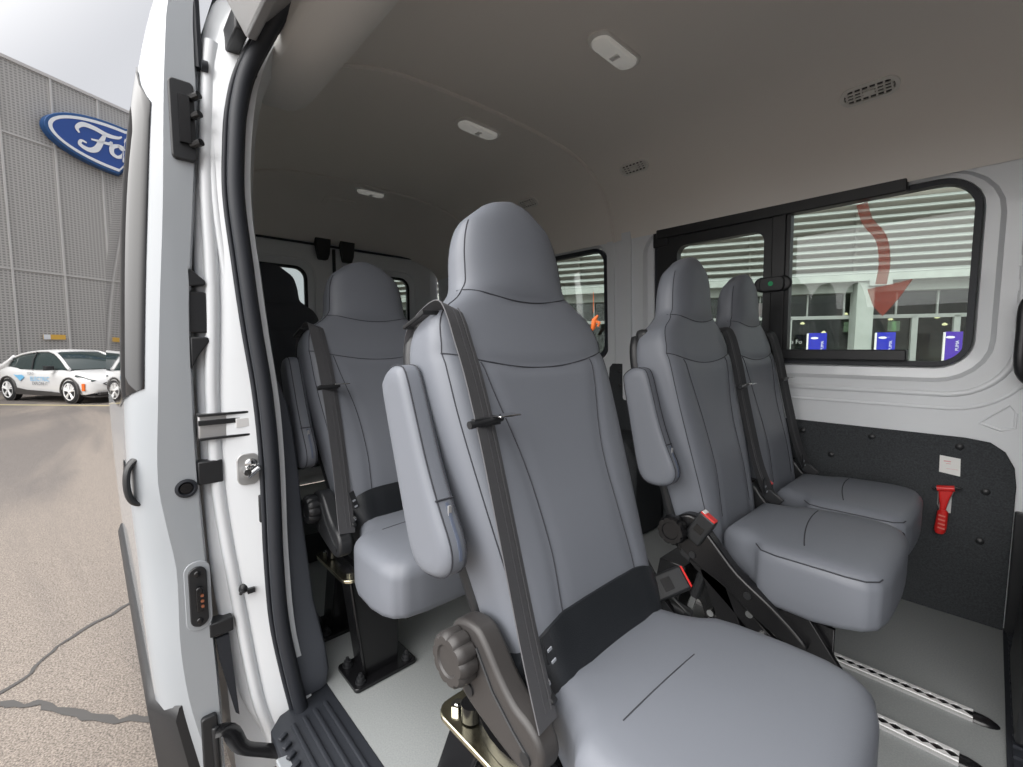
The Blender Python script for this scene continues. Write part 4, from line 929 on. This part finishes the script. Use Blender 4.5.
# ---------------- white car
def make_car():
    t=thing('parked_car','x','car')
    TOP=[(-2.36,.78),(-2.30,.95),(-2.15,1.06),(-1.7,1.10),(-1.0,1.06),(0,1.02),(.9,1.03),(1.3,1.0),(1.75,.93),(2.1,.83),(2.28,.70),(2.36,.55)]
    HW=[(-2.36,.55),(-2.30,.74),(-2.1,.86),(-1.6,.93),(-.8,.91),(.5,.91),(1.4,.94),(1.9,.90),(2.15,.80),(2.28,.66),(2.36,.45)]
    m=MB(); rg=[]
    for i in range(49):
        x=-2.36+4.72*i/48; T=smoothl(TOP,x); H=smoothl(HW,x); zb=.24+.10*max(0,(abs(x)-2.0)/.36); r=[]
        for y,z in((0,zb),(.7,zb),(.94,zb+.03),(1.0,.45),(.985,.60),(1.0,.74),(.985,.86),(.90,.97),(.72,.995),(.35,1.0),(0,1.0)):
            zz=z if z<=.45 and z!=.45 else z
            if z>=.45: zz=.45+(z-.45)/.55*(T-.45) if T>.5 else .42+(z-.45)*.1
            r.append((y*H,min(zz,T)))
        rg.append([V((x,-y,z)) for y,z in r]+[V((x,y,z)) for y,z in r[::-1][1:-1]])
    m.loft(rg); m.build('body',M['carwhite'],t,smooth=50)
    RT=[(-2.15,1.08),(-1.9,1.24),(-1.5,1.42),(-1.0,1.54),(-.5,1.60),(0,1.615),(.3,1.58),(.6,1.46),(1.0,1.24),(1.35,1.02)]
    def gh(x,k=1,dz=0):
        T=smoothl(RT,x)+dz; B=1.0; f=max(0,min(1,(T-1.0)/.6)); hb=(.84-.06*max(0,-(x+1.2))); ht=hb-.24*f
        return [V((x,-hb,B)),V((x,-(hb+ht)/2-.02*f,(B+T)/2)),V((x,-ht,T-.05*f)),V((x,-ht*.8,T-.012*f)),V((x,0,T)),V((x,ht*.8,T-.012*f)),V((x,ht,T-.05*f)),V((x,(hb+ht)/2+.02*f,(B+T)/2)),V((x,hb,B))]
    m=MB(); m.loft([gh(-2.15+3.5*i/36) for i in range(37)]); m.build('glasshouse',M['cardark'],t,smooth=50)
    m=MB(); rows=[gh(-1.75+2.15*i/20,dz=.012) for i in range(21)]
    m.loft([r[2:7]+[p+V((0,0,-.03)) for p in r[2:7][::-1]] for r in rows]); m.build('roof',M['carwhite'],t,smooth=50)
    m=MB()
    for sg in(-1,1):
        ln=[]
        for x in [1.38,1.2,1.0,.8,.6,.4,.1,-.3,-.8,-1.2,-1.6,-1.9,-2.15]:
            g_=gh(x); p=g_[6] if sg>0 else g_[2]; ln.append(p+V((0,sg*.015,.0)))
        m.tube(ln,[.045]*6+[.035]*7,8)
        m.tube([V((-2.2,sg*.80,1.05)),V((-1.75,sg*.80,1.10)),V((-1.5,sg*.79,1.30)),V((-1.6,sg*.66,1.42))],[.10,.10,.05,.03],8)
    m.build('roof_rail',M['carwhite'],t,smooth=60)
    m=MB()
    for sg in(-1,1):
        g0=gh(-.35); q=[V((-.35,sg*.86,1.0)),V((-.42,sg*.76,1.32)),V((-.45,sg*.63,1.56))]; m.tube(q,.025,6)
        m.box((.72,sg*1.0,1.06),(.16,.20,.13))
    m.build('mirror_and_pillar',M['black'],t,bevel=.03,seg=3)
    for sg in(-1,1):
        for wx in(-1.47,1.47):
            m=MB(); c=V((wx,sg*.83,.36)); m.lathe([(.20,-.10),(.33,-.11),(.36,-.08),(.36,.08),(.33,.11),(.25,.12),(.20,.09)],c,(0,sg,0),32); w=m.build('wheel',M['tyre'],t,smooth=40)
            m=MB(); m.lathe([(.06,.10),(.05,.125),(.001,.125)],c,(0,sg,0),16); m.lathe([(.245,.085),(.26,.125),(.235,.12),(.23,.085)],c,(0,sg,0),32)
            for k in range(5):
                an=2*pi*k/5+.3
                for d in(-.13,.13):
                    p=c+V((math.cos(an+d*.3)*.05,sg*.11,math.sin(an+d*.3)*.05)); q=c+V((math.cos(an+d)*.24,sg*.118,math.sin(an+d)*.24)); m.tube([p,q],.020,6)
            m.build('rim',M['alu'],w,smooth=40)
            m=MB(); m.tube([V((wx+.40*math.cos(a2),sg*.935,.36+.40*math.sin(a2))) for a2 in [(-.15+ (pi+.3)*k/20) for k in range(21)]],1,8,sq=(.03,.035)); m.lathe([(.39,0),(.39,.01)],V((wx,sg*.905,.37)),(0,sg,0),32); m.build('wheel_arch',M['plastic'],t,smooth=50)
        m=MB(); m.prism([(-1.1,.22),(1.1,.22),(1.1,.30),(.6,.34),(-.6,.37),(-1.1,.44)],lambda u,v,tt:V((u,sg*(.89+tt),v)),0,.05); m.build('sill_cladding',M['plastic'],t,bevel=.01)
        m=MB(); m.box((1.99,sg*.875,.50),(.12,.03,.22)); m.build('side_marker',M['orange'],t,bevel=.01)
        m=MB(); m.prism([(1.75,.86),(2.0,.80),(2.24,.70),(2.20,.66),(1.98,.74),(1.72,.82)],lambda u,v,tt:V((u,sg*(smoothl(HW,u)+.002-tt),v)),0,.05); m.build('headlight',M['cardark'],t,bevel=.005)
    m=MB()
    m.tube([V((2.375,-.42,.52)),V((2.33,-.55,.60)),V((2.36,-.40,.66)),V((2.385,0,.67)),V((2.36,.40,.66)),V((2.33,.55,.60)),V((2.375,.42,.52))],.02,6)
    m.box((2.28,0,.30),(.14,1.3,.07)); m.box((2.0,0,.22),(.7,1.6,.04)); m.build('front_trim',M['plastic'],t)
    # decals on both flanks
    for sg in(-1,1):
        fn=lambda u,v,tt,sg=sg:V((.1+u*(1 if sg<0 else -1),sg*(.925),.74+v))
        m=MB(); text_mb(m,'ELECTRIC',.19,lambda u,v,tt:fn(u,v-.03,0),sx=1.1); m.prism([(-1.25,.10),(-1.05,.08),(-.85,.10),(-.72,.02),(-.95,-.10),(-1.05,-.02)],lambda u,v,tt:fn(u,v,0)+V((0,sg*tt,0)),0,.003); m.build('blue_decal',M['decal'],t,smooth=0)
        m=MB(); text_mb(m,'FORD',.12,lambda u,v,tt:fn(u-.42,v+.13,0)); text_mb(m,'EXPLORE IT',.13,lambda u,v,tt:fn(u,v-.17,0),sx=1.1); m.build('black_decal',M['darktext'],t,smooth=0)
    return t
car=make_car(); car['label']='white electric car parked in front of the grey clad building'
rw,fw_=W(-15.6,13.8,GZ),W(-12.9,13.0,GZ); cc=(rw+fw_)/2; dd=(fw_-rw).normalized(); aw=V((-dd.y,dd.x,0)); aw=aw if aw.dot(cc)>0 else -aw; car.location=cc+aw*.84; car.rotation_euler=(0,0,math.atan2(dd.y,dd.x)); car.scale=(.96,.96,.98)
# ---------------- building opposite the window
F0=V((16.0,20.0)); FD=V((-.927,.374)).normalized()
def FW(s,h,t=0):  # t>0 toward camera
    lat=F0.x+FD.x*s-FD.y*t; dep=F0.y+FD.y*s+FD.x*t*1.0
    return W(lat,dep,h)
def spx(u): # where on the facade line pixel column u falls
    r=(u-511.5)/F; return (F0.x-r*F0.y)/(r*FD.y-FD.x)
shop=thing('showroom','showroom building with louvred upper facade seen through the windows','building',FW(0,GZ))
e=.95
def fbox(mb,s0,s1,h0,h1,t0,t1):
    mb.add([FW(s,h,t) for s in(s0,s1) for h in(h0,h1) for t in(t0,t1)],[(0,1,3,2),(4,6,7,5),(0,4,5,1),(2,3,7,6),(0,2,6,4),(1,5,7,3)])
S0,S1=-12,33
m=MB(); fbox(m,S0,S1,e+3.0,e+6.9,-.6,-.3); m.build('upper_wall',M['backwall'],shop,smooth=0)
m=MB(); h=e+3.25
while h<e+6.9:
    m.add([FW(s,h+dh,t) for s in(S0,S1) for dh,t in((0,.18),(.16,0),(.19,0),(.03,.21))],[(0,1,2,3),(4,7,6,5),(0,4,5,1),(1,5,6,2),(2,6,7,3),(3,7,4,0)]); h+=.335
m.build('louvre_blades',M['louvre'],shop,smooth=0)
m=MB(); s=S0
while s<S1: fbox(m,s,s+.10,e+3.1,e+6.9,-.25,-.05); s+=4.2
m.build('louvre_bracket',M['backwall'],shop,smooth=0)
m=MB(); fbox(m,S0,S1,e+2.95,e+3.25,-1,.25); fbox(m,S0,S1,e+2.55,e+2.95,-6,-.5); m.build('fascia_beam',M['conc'],shop,smooth=0)
def strip(u0,u1,h0,h1,t0=-.9,t1=-.6): 
    fbox(m,spx(u1),spx(u0),h0,h1,t0,t1)
m=MB()
for u in(852,640,1010): sp_=spx(u); fbox(m,sp_-.62,sp_,GZ,e+2.95,-.8,.15)
many(m,'column',M['conc'],shop,smooth=0)
m=MB(); sp_=spx(866); fbox(m,spx(884),spx(862),e+2.72,e+3.0,-.3,.35); m.build('beam_end',M['louvre'],shop,smooth=0)
m=MB()
for u in(809,847,901,944,985,760,720,590,560): sp_=spx(u); fbox(m,sp_-.03,sp_+.03,e+1.45,e+2.9,-1.0,-.9)
for u in(791,921,700,575,965): sp_=spx(u); fbox(m,sp_-.11,sp_+.11,GZ,e+1.45,-1.0,-.85)
fbox(m,S0,S1,e+1.36,e+1.52,-1.0,-.85); m.build('mullion',M['louvre'],shop,smooth=0)
m=MB(); fbox(m,S0,S1,GZ,e+2.9,-1.03,-1.01); m.build('shop_glass',M['shopglass'],shop,smooth=0)
m=MB(); fbox(m,S0,S1,GZ,e+3,-7.2,-7); fbox(m,S0,S1,GZ,e+.25,-4.2,-4); fbox(m,S0,S1,e+2.9,e+3,-7,-1.05); m.build('interior_wall',M['shopwall'],shop,smooth=0)
m=MB()
for u in(896,905,914,957,962): 
    sp_=spx(u); fbox(m,sp_-.18,sp_+.18,e+.95,e+1.5,-6.99,-6.9)
many(m,'lit_window',mat('daylit_window',(.6,.8,.6),.5,emit=((.5,.62,.42),.5)),shop,smooth=0)
# warm ceiling spots in the showroom
LL=[(783,315.5,'small warm showroom lamp just right of the window divider'),(843,313.5,'warm showroom lamp immediately left of the pale column'),(798,322,'warm showroom lamp above the grey glass lettering'),(821,331,'lowest showroom lamp, directly above the leftmost blue poster'),(891,319.5,'warm showroom lamp above the blue poster right of the pale column'),(940.5,318.5,'warm showroom lamp to the upper left of the violet poster'),(949,325,'warm showroom lamp close above the violet poster'),(594,328,'warm showroom lamp beside the orange ornament in the rear side window')]
for u,v,lab in LL:
    sp_=spx(u); hh=e+(348-v)/F*22
    m=MB(); m.lathe([(.03,0),(.09,.05),(.10,.10),(.02,.12)],FW(sp_-.4,hh,-1.6),(0,0,-1),10); o=m.build('spot_lamp',M['lamp'],smooth=30); setp(o,lab,'lamp','showroom spot lamps')
# posters
for u0,u1,mt,lab in((805,823,'posterblue','leftmost blue poster standing at the showroom front, beside white lettering'),(871.6,890,'posterblue','blue poster right of the pale column at the showroom front'),(938.5,955.5,'posterviolet','violet blue poster at the right end of the window view')):
    s0,s1=spx(u1),spx(u0); t=thing('display_poster',lab,'poster',FW((s0+s1)/2,GZ,.35),'posters at the showroom front')
    m=MB(); fbox(m,s0,s1,e-.75,e+.68,.34,.38); m.build('panel',M[mt],t,smooth=0)
    m=MB(); fbox(m,s1,s1+.06,e-.75,e+.66,.33,.40); fbox(m,s0+.1,s0+.2,GZ,e-.75,.33,.4); fbox(m,s1-.2,s1-.1,GZ,e-.75,.33,.4); m.build('stand',M['white'],t,smooth=0)
    m=MB(); cs=(s0+s1)/2+.12; m.add([FW(cs+.15*math.cos(a2),e+.45+.05*math.sin(a2),.385) for a2 in [2*pi*k/20 for k in range(20)]],[tuple(range(20))]); m.build('white_oval',M['signwhite'],t,smooth=0)
    m=MB(); text_mb(m,'PUMA',.16,lambda u,v,tt,s0=s0:FW(s0+.16+v*1.0,e+.10+u,.386)); m.build('lettering',M['signwhite'],t,smooth=0)
m=MB(); sc0=spx(797); text_mb(m,'Mondo To Fo',.27,lambda u,v,tt:FW(sc0-u+.62,e+.28+v,.1)); o=m.build('window_lettering',M['louvre'],smooth=0); setp(o,'pale grey lettering on the showroom glass left of the first poster','lettering')
# orange figure seen through the rear side window
t=MB(); cu=spx(594)
t.tube([FW(cu+.25,e+.75,.4),FW(cu,e+1.1,.4),FW(cu-.05,e+1.5,.4),FW(cu-.25,e+1.75,.4)],[.06,.12,.14,.05],8); t.tube([FW(cu-.0,e+1.5,.4),FW(cu-.35,e+1.35,.4),FW(cu-.25,e+1.15,.4)],.08,8); t.tube([FW(cu,e+1.9,.4),FW(cu,e+3.0,.4)],.01,4)
setp(t.build('hanging_ornament',M['orange'],smooth=50),'orange ornament hanging outside, seen through the rear side window','ornament')
#=CAM=
# ------------------------------------------------------------ world, light, camera
wd=bpy.data.worlds.new('overcast'); sc.world=wd; wd.use_nodes=True
n=wd.node_tree.nodes; l=wd.node_tree.links; bg=n['Background']
tc=n.new('ShaderNodeTexCoord'); 
dot=n.new('ShaderNodeVectorMath'); dot.operation='DOT_PRODUCT'; sd=V((-.12,-.68,.72)).normalized(); dot.inputs[1].default_value=sd; l.new(tc.outputs['Generated'],dot.inputs[0])
mr=n.new('ShaderNodeMapRange'); mr.interpolation_type='SMOOTHSTEP'; mr.inputs[1].default_value=.38; mr.inputs[2].default_value=1.0; mr.inputs[3].default_value=0; mr.inputs[4].default_value=1; l.new(dot.outputs['Value'],mr.inputs[0])
mx=n.new('ShaderNodeMix'); mx.data_type='RGBA'; l.new(mr.outputs[0],mx.inputs[0]); mx.inputs[6].default_value=(.60,.61,.645,1); mx.inputs[7].default_value=(5.0,4.9,4.8,1)
nz=n.new('ShaderNodeTexNoise'); nz.inputs['Scale'].default_value=1.5; l.new(tc.outputs['Generated'],nz.inputs['Vector'])
mr2=n.new('ShaderNodeMapRange'); mr2.inputs[3].default_value=.93; mr2.inputs[4].default_value=1.07; l.new(nz.outputs[0],mr2.inputs[0])
sc2=n.new('ShaderNodeVectorMath'); sc2.operation='SCALE'; l.new(mx.outputs[2],sc2.inputs[0]); l.new(mr2.outputs[0],sc2.inputs['Scale'])
l.new(sc2.outputs[0],bg.inputs[0]); bg.inputs[1].default_value=1.0
cam=bpy.data.cameras.new('camera'); co=bpy.data.objects.new('camera',cam); COL.objects.link(co); sc.camera=co
cam.sensor_fit='HORIZONTAL'; cam.sensor_width=36; cam.lens=36*F/1023; cam.clip_start=.02; cam.clip_end=500
fwd=FH*math.cos(PIT)+V((0,0,-math.sin(PIT))); up=RH.cross(fwd)
mw=Matrix((RH,up,-fwd)).transposed().to_4x4(); mw.translation=EYE; co.matrix_world=mw
vs=sc.view_settings; sc.display_settings.display_device='sRGB'; vs.view_transform='Standard'; vs.look='None'; vs.gamma=1; vs.use_curve_mapping=False; vs.exposure=0.24
